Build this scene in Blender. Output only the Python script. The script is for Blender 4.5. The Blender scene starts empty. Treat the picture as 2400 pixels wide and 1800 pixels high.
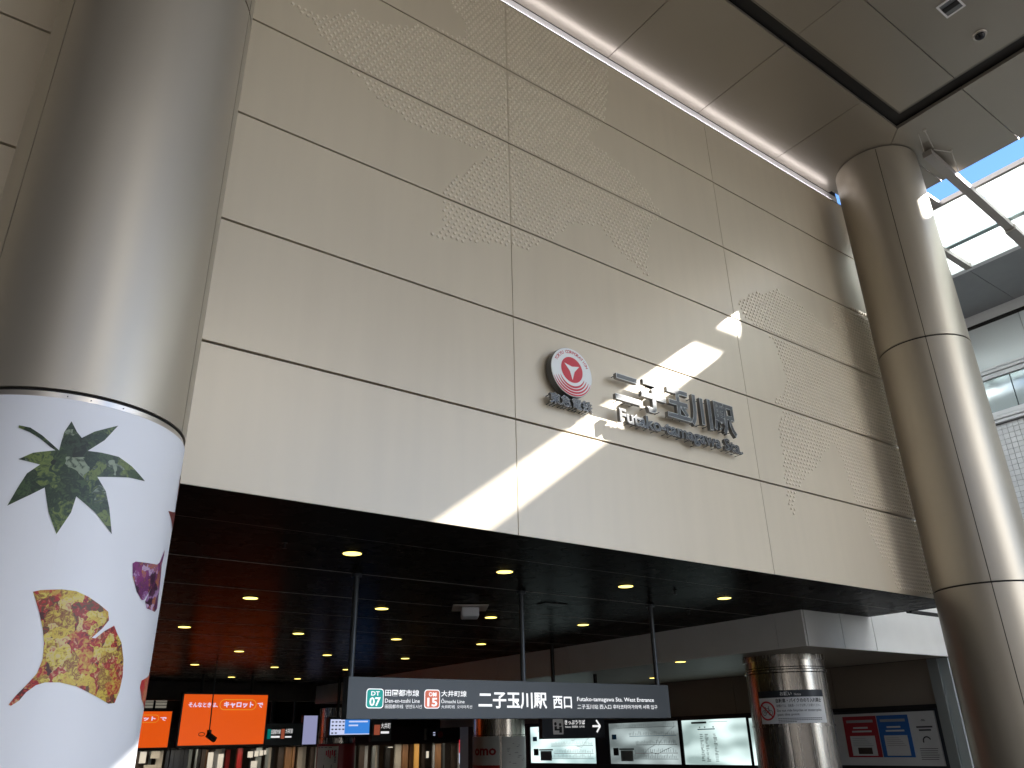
import bpy, bmesh, math, random
from mathutils import Vector, Matrix
random.seed(7)
rad = math.radians
SC = bpy.context.scene
COL = SC.collection
U = 7.5            # one layout unit = camera distance to the facade, in metres
EYE = 1.6
def W(x, y, z): return Vector((x*U, y*U, z*U + EYE))

# ------------------------------------------------------------------ camera
YAW, PITCH, ROLL = rad(36.6778), rad(24.3452), rad(-1.3502)
f0 = Vector((math.sin(YAW)*math.cos(PITCH), math.cos(YAW)*math.cos(PITCH), math.sin(PITCH)))
r0 = Vector((math.cos(YAW), -math.sin(YAW), 0)); u0 = r0.cross(f0)
rr = math.cos(ROLL)*r0 + math.sin(ROLL)*u0
uu = -math.sin(ROLL)*r0 + math.cos(ROLL)*u0
cam = bpy.data.cameras.new('camera'); camo = bpy.data.objects.new('camera', cam); COL.objects.link(camo)
cam.sensor_width = 36; cam.lens = 1848.2/2400*36; cam.clip_end = 2000; cam.clip_start = 0.05
M = Matrix((rr, uu, -f0)).transposed().to_4x4(); M.translation = W(0, -1, 0); camo.matrix_world = M
SC.camera = camo

# ------------------------------------------------------------------ sun and sky
SUN = Vector((1.0, -0.43, 0.752)).normalized()          # towards the sun
SUN_EL = math.asin(SUN.z); SUN_AZ = math.atan2(SUN.x, SUN.y)
sl = bpy.data.lights.new('sun', 'SUN'); sl.energy = 5.0; sl.angle = rad(0.5); sl.color = (1.0, 0.97, 0.92)
so = bpy.data.objects.new('sun', sl); COL.objects.link(so)
so.rotation_euler = SUN.to_track_quat('Z', 'Y').to_euler(); so.location = W(6, -3, 6)
world = bpy.data.worlds.new('World'); SC.world = world; world.use_nodes = True
nt = world.node_tree; nt.nodes.clear()
out = nt.nodes.new('ShaderNodeOutputWorld'); bg = nt.nodes.new('ShaderNodeBackground')
sky = nt.nodes.new('ShaderNodeTexSky'); sky.sky_type = 'NISHITA'; sky.sun_disc = False
sky.sun_elevation = SUN_EL; sky.sun_rotation = SUN_AZ; sky.ozone_density = 8.0; sky.air_density = 1.0; sky.dust_density = 0.0; sky.altitude = 1200
bg.inputs['Strength'].default_value = 0.085
tc = nt.nodes.new('ShaderNodeTexCoord'); mp = nt.nodes.new('ShaderNodeMapping'); mp.inputs['Scale'].default_value = (1, 1, 2.2)
nz = nt.nodes.new('ShaderNodeTexNoise'); nz.inputs['Scale'].default_value = 3.4; nz.inputs['Detail'].default_value = 8
cr = nt.nodes.new('ShaderNodeValToRGB'); cr.color_ramp.elements[0].position = 0.50; cr.color_ramp.elements[1].position = 0.57
mx = nt.nodes.new('ShaderNodeMix'); mx.data_type = 'RGBA'; mx.inputs[7].default_value = (23, 22.5, 22, 1)
L = nt.links.new
L(tc.outputs['Generated'], mp.inputs['Vector']); L(mp.outputs['Vector'], nz.inputs['Vector'])
L(nz.outputs['Fac'], cr.inputs['Fac']); L(cr.outputs['Color'], mx.inputs[0])
L(sky.outputs['Color'], mx.inputs[6]); L(mx.outputs[2], bg.inputs['Color']); L(bg.outputs['Background'], out.inputs['Surface'])
SC.view_settings.view_transform = 'Standard'; SC.view_settings.look = 'None'
SC.view_settings.exposure = 2.1; SC.view_settings.gamma = 1.0
SC.render.engine = 'CYCLES'
SC.cycles.max_bounces = 9; SC.cycles.diffuse_bounces = 5; SC.cycles.glossy_bounces = 5
SC.cycles.use_denoising = True; SC.cycles.sample_clamp_indirect = 8.0

# ------------------------------------------------------------------ materials
MATS = {}
def mat(name, color, rough=0.5, metal=0.0, emit=None, es=0.0, var=0.0, vscale=3.0, stretch=(1, 1, 1), bump=0.0, bscale=40.0,
        rvar=0.0, obj_var=0.0, spec=0.5, trans=0.0, coat=0.0, detail=4, ior=1.45):
    m = bpy.data.materials.new(name); m.use_nodes = True; n = m.node_tree; p = n.nodes['Principled BSDF']
    p.inputs['Base Color'].default_value = (*color, 1); p.inputs['Roughness'].default_value = rough
    p.inputs['Metallic'].default_value = metal; p.inputs['Specular IOR Level'].default_value = spec
    p.inputs['Coat Weight'].default_value = coat; p.inputs['IOR'].default_value = ior
    if trans: p.inputs['Transmission Weight'].default_value = trans
    if emit: p.inputs['Emission Color'].default_value = (*emit, 1); p.inputs['Emission Strength'].default_value = es*.62
    if var or rvar or bump or obj_var:
        g = n.nodes.new('ShaderNodeNewGeometry'); mpp = n.nodes.new('ShaderNodeMapping'); mpp.inputs['Scale'].default_value = stretch
        n.links.new(g.outputs['Position'], mpp.inputs['Vector'])
        no = n.nodes.new('ShaderNodeTexNoise'); no.inputs['Scale'].default_value = vscale; no.inputs['Detail'].default_value = detail
        n.links.new(mpp.outputs['Vector'], no.inputs['Vector'])
        if var or obj_var:
            hs = n.nodes.new('ShaderNodeHueSaturation'); hs.inputs['Color'].default_value = (*color, 1)
            mr = n.nodes.new('ShaderNodeMapRange'); mr.inputs[1].default_value = .3; mr.inputs[2].default_value = .7
            mr.inputs[3].default_value = 1-var; mr.inputs[4].default_value = 1+var
            n.links.new(no.outputs['Fac'], mr.inputs[0]); src = mr.outputs[0]
            if obj_var:
                oi = n.nodes.new('ShaderNodeObjectInfo'); m2 = n.nodes.new('ShaderNodeMapRange')
                m2.inputs[3].default_value = 1-obj_var; m2.inputs[4].default_value = 1+obj_var
                n.links.new(oi.outputs['Random'], m2.inputs[0])
                mm = n.nodes.new('ShaderNodeMath'); mm.operation = 'MULTIPLY'
                n.links.new(src, mm.inputs[0]); n.links.new(m2.outputs[0], mm.inputs[1]); src = mm.outputs[0]
            n.links.new(src, hs.inputs['Value']); n.links.new(hs.outputs['Color'], p.inputs['Base Color'])
        if rvar:
            m3 = n.nodes.new('ShaderNodeMapRange'); m3.inputs[1].default_value = .3; m3.inputs[2].default_value = .7
            m3.inputs[3].default_value = max(.02, rough-rvar); m3.inputs[4].default_value = rough+rvar
            n.links.new(no.outputs['Fac'], m3.inputs[0]); n.links.new(m3.outputs[0], p.inputs['Roughness'])
        if bump:
            n2 = n.nodes.new('ShaderNodeTexNoise'); n2.inputs['Scale'].default_value = bscale; n2.inputs['Detail'].default_value = 3
            n.links.new(g.outputs['Position'], n2.inputs['Vector'])
            b = n.nodes.new('ShaderNodeBump'); b.inputs['Strength'].default_value = bump; b.inputs['Distance'].default_value = .05
            n.links.new(n2.outputs['Fac'], b.inputs['Height']); n.links.new(b.outputs['Normal'], p.inputs['Normal'])
    MATS[name] = m; return m
def emit_mat(name, color, es):
    return mat(name, (color[0]*.3, color[1]*.3, color[2]*.3), .4, emit=color, es=es)

mat('facade_metal', (.655, .57, .435), .35, .12, var=.02, vscale=1.2, stretch=(3.5, 3.5, .35), rvar=.012, obj_var=.02, bump=.012, bscale=.4, detail=2)
mat('column_metal', (.47, .425, .35), .43, .74, var=.02, vscale=1.4, stretch=(3, 3, .3), rvar=.012, bump=.008, bscale=.6, detail=2)
mat('ceiling_metal', (.33, .295, .245), .34, .5, var=.015, vscale=.8, rvar=.01, obj_var=.03, bump=.008, bscale=.4, detail=2)
mat('joint_dark', (.012, .011, .010), .7)
mat('slot_dark', (.02, .018, .016), .6)
mat('trim_white', (.82, .80, .80), .4)
mat('trim_metal', (.55, .50, .44), .3, .8)
mat('emboss', (.83, .745, .61), .34, .12)
mat('wrap_white', (.79, .80, .83), .45, var=.02, vscale=1.2)
mat('letter_face', (.11, .11, .108), .3, .6)
mat('letter_edge', (.20, .198, .195), .3, .8)
mat('letter_rim', (.62, .61, .59), .3, .7)
mat('emblem_white', (.86, .88, .86), .35)
mat('emblem_red', (.62, .045, .06), .4)
mat('steel', (.50, .46, .41), .26, .95, var=.05, vscale=3, stretch=(6, 6, .3), rvar=.06)
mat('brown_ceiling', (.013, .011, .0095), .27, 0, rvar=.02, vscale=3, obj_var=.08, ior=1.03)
mat('joint_glint', (.20, .185, .17), .45)  # light on the plank edges put into a pale strip colour
mat('joint_glint_back', (.30, .28, .25), .5)  # paler gap backing, painted for the same light on the plank edges
mat('beam_panel', (.78, .78, .76), .45, .05, var=.03, vscale=2, obj_var=.02)
mat('tan_panel', (.24, .205, .165), .5, .1, var=.03, vscale=1.5, obj_var=.03)
mat('black', (.012, .012, .013), .45)
mat('black_gloss', (.01, .01, .012), .2)
mat('sign_grey', (.075, .082, .086), .38, .1, var=.04, vscale=2)
mat('sign_dark', (.030, .036, .048), .4)
mat('pole_dark', (.055, .062, .07), .38, .4)
mat('print_white', (.85, .86, .86), .5)
mat('line_green', (.0, .42, .36), .45, emit=(.0, .42, .36), es=.12)
mat('line_orange', (.80, .19, .10), .45, emit=(.80, .19, .10), es=.12)
mat('print_black', (.03, .03, .035), .6)
mat('print_grey', (.28, .29, .30), .6)
mat('print_blue', (.03, .22, .52), .5)
mat('poster_red', (.30, .02, .03), .5)
mat('poster_blue', (.02, .11, .36), .5)
mat('poster_base', (.52, .53, .53), .5, var=.04)
mat('red_paint', (.34, .02, .02), .4)
mat('paper', (.66, .62, .52), .6)
mat('plastic_white', (.72, .72, .74), .4)
mat('floor_tile', (.30, .29, .275), .35, var=.08, vscale=.8, rvar=.08)
mat('paving', (.10, .096, .09), .75, var=.14, vscale=.6, bump=.2, bscale=25)
mat('jamb_metal', (.30, .33, .33), .35, .6)
mat('jamb_light', (.46, .52, .53), .3, .5)
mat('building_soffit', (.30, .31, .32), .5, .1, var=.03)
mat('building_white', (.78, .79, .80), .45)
mat('building_glass', (.42, .50, .51), .08, .35, rvar=.03)
mat('building_panel', (.74, .79, .80), .2, .05)
mat('tile_white', (.70, .71, .72), .3, obj_var=.05)
mat('grout', (.16, .17, .18), .8)
mat('canopy_frame', (.50, .47, .42), .4, .4)
mat('beam_brown', (.34, .31, .28), .45, .25)
mat('wood_brown', (.20, .10, .045), .5, var=.25, vscale=3, stretch=(4, 4, .4))
mat('wood_dark', (.05, .035, .028), .5, var=.2, vscale=3)
mat('shop_pale', (.42, .39, .34), .5, var=.1)
mat('pale_stone', (.18, .165, .145), .7, var=.08, vscale=.7)
mat('stone_wall', (.08, .075, .07), .7, var=.08, vscale=.7)
emit_mat('downlight', (1.0, .76, .17), 1.5)
emit_mat('cove_light', (.97, .94, 1.0), 5.0)
emit_mat('screen_orange', (1.0, .120, .006), .27)
emit_mat('screen_text', (.80, .70, .95), .36)
emit_mat('screen_yellow', (.95, .45, .04), .32)
emit_mat('screen_blue', (.05, .26, .80), .33)
emit_mat('screen_white', (.66, .72, 1.0), .33)
emit_mat('screen_purple', (.36, .37, .60), .28)
emit_mat('led_red', (.9, .03, .06), .35)
emit_mat('shop_light', (1.0, .93, .8), .15)
mat('lit_white', (.8, .8, .8), .5, emit=(1, 1, 1), es=.30)
emit_mat('shop_lamp', (1.0, .88, .7), 4.5)
emit_mat('shop_warm', (1.0, .5, .12), .12)
emit_mat('louver_glow', (.75, .68, .55), .09)  # louvres glow by themselves in place of daylight falling on them

def lightbox_mat(name, lo, hi, es):
    m = bpy.data.materials.new(name); m.use_nodes = True; n = m.node_tree; p = n.nodes['Principled BSDF']
    g = n.nodes.new('ShaderNodeNewGeometry'); mpp = n.nodes.new('ShaderNodeMapping'); mpp.inputs['Scale'].default_value = (1, .35, 1)
    no = n.nodes.new('ShaderNodeTexNoise'); no.inputs['Scale'].default_value = 1.7; no.inputs['Detail'].default_value = 1
    n.links.new(g.outputs['Position'], mpp.inputs['Vector']); n.links.new(mpp.outputs['Vector'], no.inputs['Vector'])
    c = n.nodes.new('ShaderNodeValToRGB'); c.color_ramp.elements[0].position = .38; c.color_ramp.elements[1].position = .62
    c.color_ramp.elements[0].color = (*lo, 1); c.color_ramp.elements[1].color = (*hi, 1)
    n.links.new(no.outputs['Fac'], c.inputs['Fac']); n.links.new(c.outputs['Color'], p.inputs['Emission Color'])
    p.inputs['Emission Strength'].default_value = es*.62; p.inputs['Base Color'].default_value = (.2, .22, .22, 1); p.inputs['Roughness'].default_value = .3
    MATS[name] = m
lightbox_mat('lightbox_a', (.30, .42, .42), (.72, .88, .86), .62)
lightbox_mat('lightbox_b', (.10, .12, .12), (.36, .43, .43), .55)
lightbox_mat('lightbox_c', (.20, .27, .26), (.68, .84, .82), .62)

def mosaic_mat(name, cols, scale):
    m = bpy.data.materials.new(name); m.use_nodes = True; n = m.node_tree; p = n.nodes['Principled BSDF']
    g = n.nodes.new('ShaderNodeNewGeometry')
    w = n.nodes.new('ShaderNodeTexNoise'); w.inputs['Scale'].default_value = scale*.6; w.inputs['Detail'].default_value = 3
    n.links.new(g.outputs['Position'], w.inputs['Vector'])
    mxv = n.nodes.new('ShaderNodeVectorMath'); mxv.operation = 'SCALE'; mxv.inputs['Scale'].default_value = .22
    n.links.new(w.outputs['Color'], mxv.inputs[0])
    ad = n.nodes.new('ShaderNodeVectorMath'); n.links.new(g.outputs['Position'], ad.inputs[0]); n.links.new(mxv.outputs[0], ad.inputs[1])
    v = n.nodes.new('ShaderNodeTexVoronoi'); v.inputs['Scale'].default_value = scale
    n.links.new(ad.outputs[0], v.inputs['Vector'])
    sep = n.nodes.new('ShaderNodeSeparateColor'); n.links.new(v.outputs['Color'], sep.inputs[0])
    no = n.nodes.new('ShaderNodeTexNoise'); no.inputs['Scale'].default_value = scale*2.2; no.inputs['Detail'].default_value = 4; no.inputs['Distortion'].default_value = 1.5
    n.links.new(g.outputs['Position'], no.inputs['Vector'])
    mixf = n.nodes.new('ShaderNodeMix'); mixf.inputs[0].default_value = .4
    n.links.new(sep.outputs[0], mixf.inputs[2]); n.links.new(no.outputs['Fac'], mixf.inputs[3])
    c = n.nodes.new('ShaderNodeValToRGB'); e = c.color_ramp.elements
    k = len(cols)
    e[0].position = .22; e[0].color = (*cols[0], 1); e[1].position = .78; e[1].color = (*cols[-1], 1)
    for i in range(1, k-1):
        q = e.new(.22+.56*i/(k-1)); q.color = (*cols[i], 1)
    n.links.new(mixf.outputs[0], c.inputs['Fac']); n.links.new(c.outputs['Color'], p.inputs['Base Color'])
    p.inputs['Roughness'].default_value = .45; MATS[name] = m
mosaic_mat('leaf_green', [(.010, .018, .012), (.03, .055, .03), (.015, .03, .018), (.05, .09, .035), (.012, .025, .016), (.03, .06, .03), (.15, .20, .05), (.02, .04, .025), (.24, .29, .20)], 9)
mosaic_mat('leaf_yellow', [(.06, .012, .01), (.42, .012, .02), (.50, .30, .05), (.60, .46, .06), (.20, .05, .02), (.62, .50, .07), (.58, .46, .22), (.40, .015, .02), (.10, .05, .02)], 13)
mosaic_mat('leaf_purple', [(.04, .01, .03), (.16, .02, .12), (.22, .03, .16), (.10, .02, .10), (.45, .16, .04), (.20, .05, .22), (.5, .35, .5)], 14)
mosaic_mat('leaf_red', [(.3, .01, .02), (.55, .02, .04), (.62, .10, .03), (.6, .25, .12), (.45, .02, .02)], 14)
mosaic_mat('leaf_maroon', [(.06, .01, .01), (.18, .03, .03), (.12, .02, .02), (.3, .12, .08)], 14)

# frosted canopy glass: lets sunlight through as a glow
m = bpy.data.materials.new('canopy_glass'); m.use_nodes = True; n = m.node_tree; n.nodes.remove(n.nodes['Principled BSDF'])
o_ = n.nodes['Material Output']; tr = n.nodes.new('ShaderNodeBsdfTranslucent'); tr.inputs['Color'].default_value = (.86, .90, .88, 1)
df = n.nodes.new('ShaderNodeBsdfDiffuse'); df.inputs['Color'].default_value = (.85, .88, .87, 1)
ms = n.nodes.new('ShaderNodeMixShader'); ms.inputs[0].default_value = .25
n.links.new(tr.outputs[0], ms.inputs[1]); n.links.new(df.outputs[0], ms.inputs[2]); n.links.new(ms.outputs[0], o_.inputs['Surface'])
MATS['canopy_glass'] = m

# ------------------------------------------------------------------ helpers
def link_mesh(name, me, material, parent=None):
    if isinstance(material, str): material = MATS[material]
    if material and not me.materials: me.materials.append(material)
    o = bpy.data.objects.new(name, me); COL.objects.link(o)
    if parent: o.parent = parent
    return o
def tag(o, label=None, cat=None, group=None, kind=None):
    if label: o['label'] = label
    if cat: o['category'] = cat
    if group: o['group'] = group
    if kind: o['kind'] = kind
    return o
def thing(name, label, cat, loc, group=None):
    o = bpy.data.objects.new(name, None); COL.objects.link(o); o.location = W(*loc); o.empty_display_size = .2
    return tag(o, label, cat, group)
def wloc(o):
    p = Vector((0, 0, 0))
    while o: p = p + o.location; o = o.parent
    return p

class MB:
    """collects shapes given in layout units; build() links them as one mesh object"""
    def __init__(s): s.v = []; s.f = []; s.mi = []; s.cur = 0
    def poly(s, pts):
        b = len(s.v); s.v += [W(*p) for p in pts]; s.f.append(tuple(range(b, b+len(pts)))); s.mi.append(s.cur)
    def box(s, x0, x1, y0, y1, z0, z1):
        b = len(s.v)
        s.v += [W(x, y, z) for z in (z0, z1) for y in (y0, y1) for x in (x0, x1)]
        for q in ((0, 2, 3, 1), (4, 5, 7, 6), (0, 1, 5, 4), (2, 6, 7, 3), (0, 4, 6, 2), (1, 3, 7, 5)):
            s.f.append(tuple(b+i for i in q)); s.mi.append(s.cur)
        return s
    def cyl(s, p0, p1, r0_, r1_=None, n=12, caps=True):
        r1_ = r0_ if r1_ is None else r1_
        a, c = Vector(p0), Vector(p1); d = (c-a).normalized()
        t = d.orthogonal().normalized(); w = d.cross(t); b = len(s.v)
        for q, r in ((a, r0_), (c, r1_)):
            for i in range(n):
                an = 2*math.pi*i/n; s.v.append(W(*(q + t*math.cos(an)*r + w*math.sin(an)*r)))
        for i in range(n):
            j = (i+1) % n; s.f.append((b+i, b+j, b+n+j, b+n+i)); s.mi.append(s.cur)
        if caps:
            s.f.append(tuple(b+i for i in reversed(range(n)))); s.mi.append(s.cur)
            s.f.append(tuple(b+n+i for i in range(n))); s.mi.append(s.cur)
        return s
    def bar(s, p0, p1, w, h):
        a, c = Vector(p0), Vector(p1); d = (c-a).normalized()
        sd = d.cross(Vector((0, 0, 1))); sd = Vector((1, 0, 0)) if sd.length < 1e-4 else sd.normalized()
        up = sd.cross(d).normalized(); b = len(s.v)
        for q in (a, c):
            for i, j in ((-1, -1), (1, -1), (1, 1), (-1, 1)): s.v.append(W(*(q + sd*i*w/2 + up*j*h/2)))
        for q in ((3, 2, 1, 0), (4, 5, 6, 7), (0, 1, 5, 4), (1, 2, 6, 5), (2, 3, 7, 6), (3, 0, 4, 7)):
            s.f.append(tuple(b+i for i in q)); s.mi.append(s.cur)
        return s
    def arcshell(s, cx, cy, a0, a1, ra, rb, z0, z1, n=24):
        """cylinder shell piece; angle 0 faces -Y, positive towards +X"""
        b = len(s.v)
        for i in range(n+1):
            a = rad(a0+(a1-a0)*i/n); sx, sy = math.sin(a), -math.cos(a)
            for r in (ra, rb):
                for z in (z0, z1): s.v.append(W(cx+sx*r, cy+sy*r, z))
        for i in range(n):
            k = b+4*i; l = k+4
            for q in ((k, k+1, l+1, l), (k+2, l+2, l+3, k+3), (k, l, l+2, k+2), (k+1, k+3, l+3, l+1)):
                s.f.append(q); s.mi.append(s.cur)
        if a1-a0 < 359.9:
            k = b; s.f.append((k, k+2, k+3, k+1)); s.mi.append(s.cur)
            k = b+4*n; s.f.append((k, k+1, k+3, k+2)); s.mi.append(s.cur)
        return s
    def build(s, name, material, parent=None, smooth=False, bevel=0.0):
        base = wloc(parent) if parent else Vector((0, 0, 0))
        loc = Vector((0, 0, 0))
        if not parent:
            xs = [v.x for v in s.v]; ys = [v.y for v in s.v]; zs = [v.z for v in s.v]
            loc = Vector(((min(xs)+max(xs))/2, (min(ys)+max(ys))/2, min(zs))); base = loc
        me = bpy.data.meshes.new(name); me.from_pydata([v-base for v in s.v], [], s.f)
        mats = material if isinstance(material, (list, tuple)) else [material]
        for q in mats: me.materials.append(MATS[q])
        if len(mats) > 1:
            for p, i in zip(me.polygons, s.mi): p.material_index = i
        if bevel or True:
            bm = bmesh.new(); bm.from_mesh(me)
            bmesh.ops.recalc_face_normals(bm, faces=bm.faces)
            if bevel:
                ed = [e for e in bm.edges if len(e.link_faces) == 2 and e.calc_face_angle(0) > 1.0]
                bmesh.ops.bevel(bm, geom=ed, offset=bevel, segments=2, affect='EDGES', profile=.6)
            bm.to_mesh(me); bm.free()
        if smooth:
            for p in me.polygons: p.use_smooth = True
            me.set_sharp_from_angle(angle=rad(32))
        o = link_mesh(name, me, None, parent); o.location = loc
        return o

# mappers turn (a, b, d) = right, up, towards the viewer into layout coordinates
def facing_south(y): return lambda a, b, d: (a, y-d, b)          # a = X, b = Z
def facing_west(x): return lambda a, b, d: (x-d, -a, b)          # a = -Y, b = Z (seen from the west)
def facing_down(z): return lambda a, b, d: (a, b, z-d)
def on_cyl(cx, cy, R): return lambda a, b, d: (cx+math.sin(rad(a))*(R+d), cy-math.cos(rad(a))*(R+d), b)

_font = None
def glyphs(body, bold=0.0, res=3, shear=0):
    c = bpy.data.curves.new('glyphs', 'FONT'); c.body = body; c.resolution_u = res; c.offset = bold
    c.fill_mode = 'FRONT'
    o = bpy.data.objects.new('glyphs', c); COL.objects.link(o)
    dg = bpy.context.evaluated_depsgraph_get(); dg.update()
    me = bpy.data.meshes.new_from_object(o.evaluated_get(dg))
    vs = [(v.co.x, v.co.y) for v in me.vertices]; fs = [tuple(p.vertices) for p in me.polygons]
    bpy.data.objects.remove(o); bpy.data.curves.remove(c); bpy.data.meshes.remove(me)
    return vs, fs
def text(mb, body, x0, x1, z0, z1, mapper, d=.0006, bold=0.0, box=None):
    """flat print fitted into the rectangle"""
    vs, fs = glyphs(body, bold, 2)
    if not vs: return
    ax, bx = min(v[0] for v in vs), max(v[0] for v in vs); ay, by = min(v[1] for v in vs), max(v[1] for v in vs)
    if box: ay, by = box
    b = len(mb.v)
    for x, y in vs:
        mb.v.append(W(*mapper(x0+(x-ax)/(bx-ax)*(x1-x0), z0+(y-ay)/(by-ay)*(z1-z0), d)))
    for q in fs: mb.f.append(tuple(b+i for i in q)); mb.mi.append(mb.cur)
def words(parent, name, items, mapper, material, d=.0006):
    for body, x0, x1, z0, z1, bold in items:
        mb = MB(); text(mb, body, x0, x1, z0, z1, mapper, d, bold); mb.build(name, material, parent)
def solid_text(parent, name, body, x0, x1, z0, z1, mapper, dback, dfront, face, edge, bold=0.0, fit=None, rim=.014):
    """a raised letter: front face, sides and back, one mesh; fit = glyph metrics to map instead of its own box"""
    vs, fs = glyphs(body, bold, 3)
    if fit: ax, bx, ay, by = fit
    else: ax, bx = min(v[0] for v in vs), max(v[0] for v in vs); ay, by = min(v[1] for v in vs), max(v[1] for v in vs)
    P = [(x0+(x-ax)/(bx-ax)*(x1-x0), z0+(y-ay)/(by-ay)*(z1-z0)) for x, y in vs]
    # weld duplicates, find border edges
    key = {}; idx = []
    for p in P:
        k = (round(p[0], 6), round(p[1], 6))
        if k not in key: key[k] = len(key)
        idx.append(key[k])
    pts = list(key.keys()); F = []
    for q in fs:
        t = []
        for i in q:
            if idx[i] not in t: t.append(idx[i])
        if len(t) > 2: F.append(t)
    cnt = {}
    for q in F:
        for i in range(len(q)):
            a, b = q[i], q[(i+1) % len(q)]; cnt[(min(a, b), max(a, b))] = cnt.get((min(a, b), max(a, b)), 0)+1
    mb = MB(); nP = len(pts)
    for d in (dfront, dback):
        for p in pts: mb.v.append(W(*mapper(p[0], p[1], d)))
    for q in F:
        mb.f.append(tuple(q)); mb.mi.append(0); mb.f.append(tuple(nP+i for i in reversed(q))); mb.mi.append(1)
    for (a, b), c in cnt.items():
        if c == 1: mb.f.append((a, b, nP+b, nP+a)); mb.mi.append(2)
    o = mb.build(name, ['letter_rim', edge, edge], parent)
    vs2, fs2 = glyphs(body, bold-rim, 3); mf = MB()
    for x, y in vs2: mf.v.append(W(*mapper(x0+(x-ax)/(bx-ax)*(x1-x0), z0+(y-ay)/(by-ay)*(z1-z0), dfront+.0004)))
    mf.f = fs2; mf.mi = [0]*len(fs2)
    mf.build(name+'_face', face, o)
    return o
def rect(mb, a0, a1, b0, b1, mapper, d):
    mb.poly([mapper(a0, b0, d), mapper(a1, b0, d), mapper(a1, b1, d), mapper(a0, b1, d)])
def rrect(mb, a0, a1, b0, b1, r, mapper, d, n=5, asp=1.0):
    pts = []
    for cx, cz, s in ((a1-r, b1-r, 0), (a0+r, b1-r, 90), (a0+r, b0+r, 180), (a1-r, b0+r, 270)):
        for i in range(n+1):
            t = rad(s+90*i/n); pts.append(mapper(cx+r*math.cos(t), cz+r*math.sin(t), d))
    mb.poly(pts)
def ring(mb, cx, cz, ra, rb, mapper, d, a0=0, a1=360, n=40):
    for i in range(n):
        t0, t1 = rad(a0+(a1-a0)*i/n), rad(a0+(a1-a0)*(i+1)/n)
        mb.poly([mapper(cx+ra*math.cos(t0), cz+ra*math.sin(t0), d), mapper(cx+rb*math.cos(t0), cz+rb*math.sin(t0), d),
                 mapper(cx+rb*math.cos(t1), cz+rb*math.sin(t1), d), mapper(cx+ra*math.cos(t1), cz+ra*math.sin(t1), d)])
def disc(mb, cx, cz, r, mapper, d, n=40):
    mb.poly([mapper(cx+r*math.cos(2*math.pi*i/n), cz+r*math.sin(2*math.pi*i/n), d) for i in range(n)])

FLOOR = -EYE/U
HC = 1.535         # high ceiling
HL = .300          # concourse ceiling, foot of the facade
HB = .2086         # soffit under the beam
XE = 2.238         # outer edge of the high ceiling

# ------------------------------------------------------------------ ground
mb = MB(); mb.poly([(-60, -60, FLOOR), (60, -60, FLOOR), (60, 60, FLOOR), (-60, 60, FLOOR)])
tag(mb.build('ground', 'paving'), kind='structure')
mb = MB(); mb.box(-.6, 2.62, .3, 6.4, FLOOR, FLOOR+.001)
tag(mb.build('concourse_floor', 'floor_tile'), kind='structure')

# ------------------------------------------------------------------ facade wall
ROWS = [.300, .5, .7, .9, 1.1, 1.3, 1.498]
VX = [-1.87, -1.215, -.5596, .0956, .7508, 1.406, 2.047]
wall = thing('facade_wall', 'large champagne metal panel facade with embossed dot patterns above the station entrance', 'wall', (.7, .02, FLOOR))
MB().box(-1.9, 2.04, .010, .02, .303, 1.56).build('backing', 'joint_dark', wall)
for i in range(len(VX)-1):
    for j in range(len(ROWS)-1):
        gx, gz = .0006, .0019
        pb = MB().box(VX[i]+gx, VX[i+1]-gx, 0, .007, ROWS[j]+(gz if j else 0), ROWS[j+1]-gz)
        pb.build('panel', 'facade_metal', wall, bevel=.004)
MB().box(-1.9, 2.045, .0, .0095, ROWS[-1]-.0012, ROWS[-1]+.0012).build('top_trim', 'joint_dark', wall)
DOT_A = [(0.2766,1.2066),(0.2792,1.1799),(0.2891,1.1679),(0.3071,1.1637),(0.3249,1.1638),(0.3336,1.1461),(0.3474,1.1317),(0.3630,1.1184),(0.3838,1.1105),(0.4078,1.0858),(0.4310,1.0765),(0.4510,1.0605),(0.4711,1.0444),(0.5063,1.0453),(0.5269,1.0289),(0.5594,1.0298),(0.5927,1.0376),(0.6268,1.0480),(0.6576,1.0422),(0.6937,1.0529),(0.7121,1.0523),(0.6576,0.9979),(0.6193,0.9440),(0.5950,0.9069),(0.6016,0.8798),(0.5964,0.8316),(0.5696,0.8005),(0.5968,0.8092),(0.6370,0.8167),(0.6960,0.8354),(0.7447,0.8520),(0.7605,0.8516),(0.7857,0.8524),(0.8200,0.8856),(0.8655,0.9171),(0.8986,0.9609),(0.9865,0.9967),(1.0115,0.9696),(1.0482,0.9444),(1.0973,0.9232),(1.1185,0.9062),(1.1318,0.9860),(1.1436,1.0528),(1.1883,1.1060),(1.1504,1.1528),(1.1101,1.1789),(1.0639,1.2017),(0.9942,1.2119),(0.9726,1.2286),(1.0252,1.2953),(1.0474,1.4019),(1.0577,1.4756),(0.9217,1.4855),(0.7497,1.4940),(0.6775,1.5034),(0.6041,1.4508),(0.6094,1.4088),(0.6143,1.3953),(0.6430,1.3642),(0.6455,1.3327),(0.6198,1.3108),(0.5787,1.3057),(0.5392,1.2905),(0.4770,1.2497),(0.4372,1.2335),(0.4135,1.2327),(0.3975,1.2393),(0.3909,1.2225),(0.3378,1.1819),(0.3092,1.1793),(0.2874,1.1856),(0.2798,1.2089)]
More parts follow.
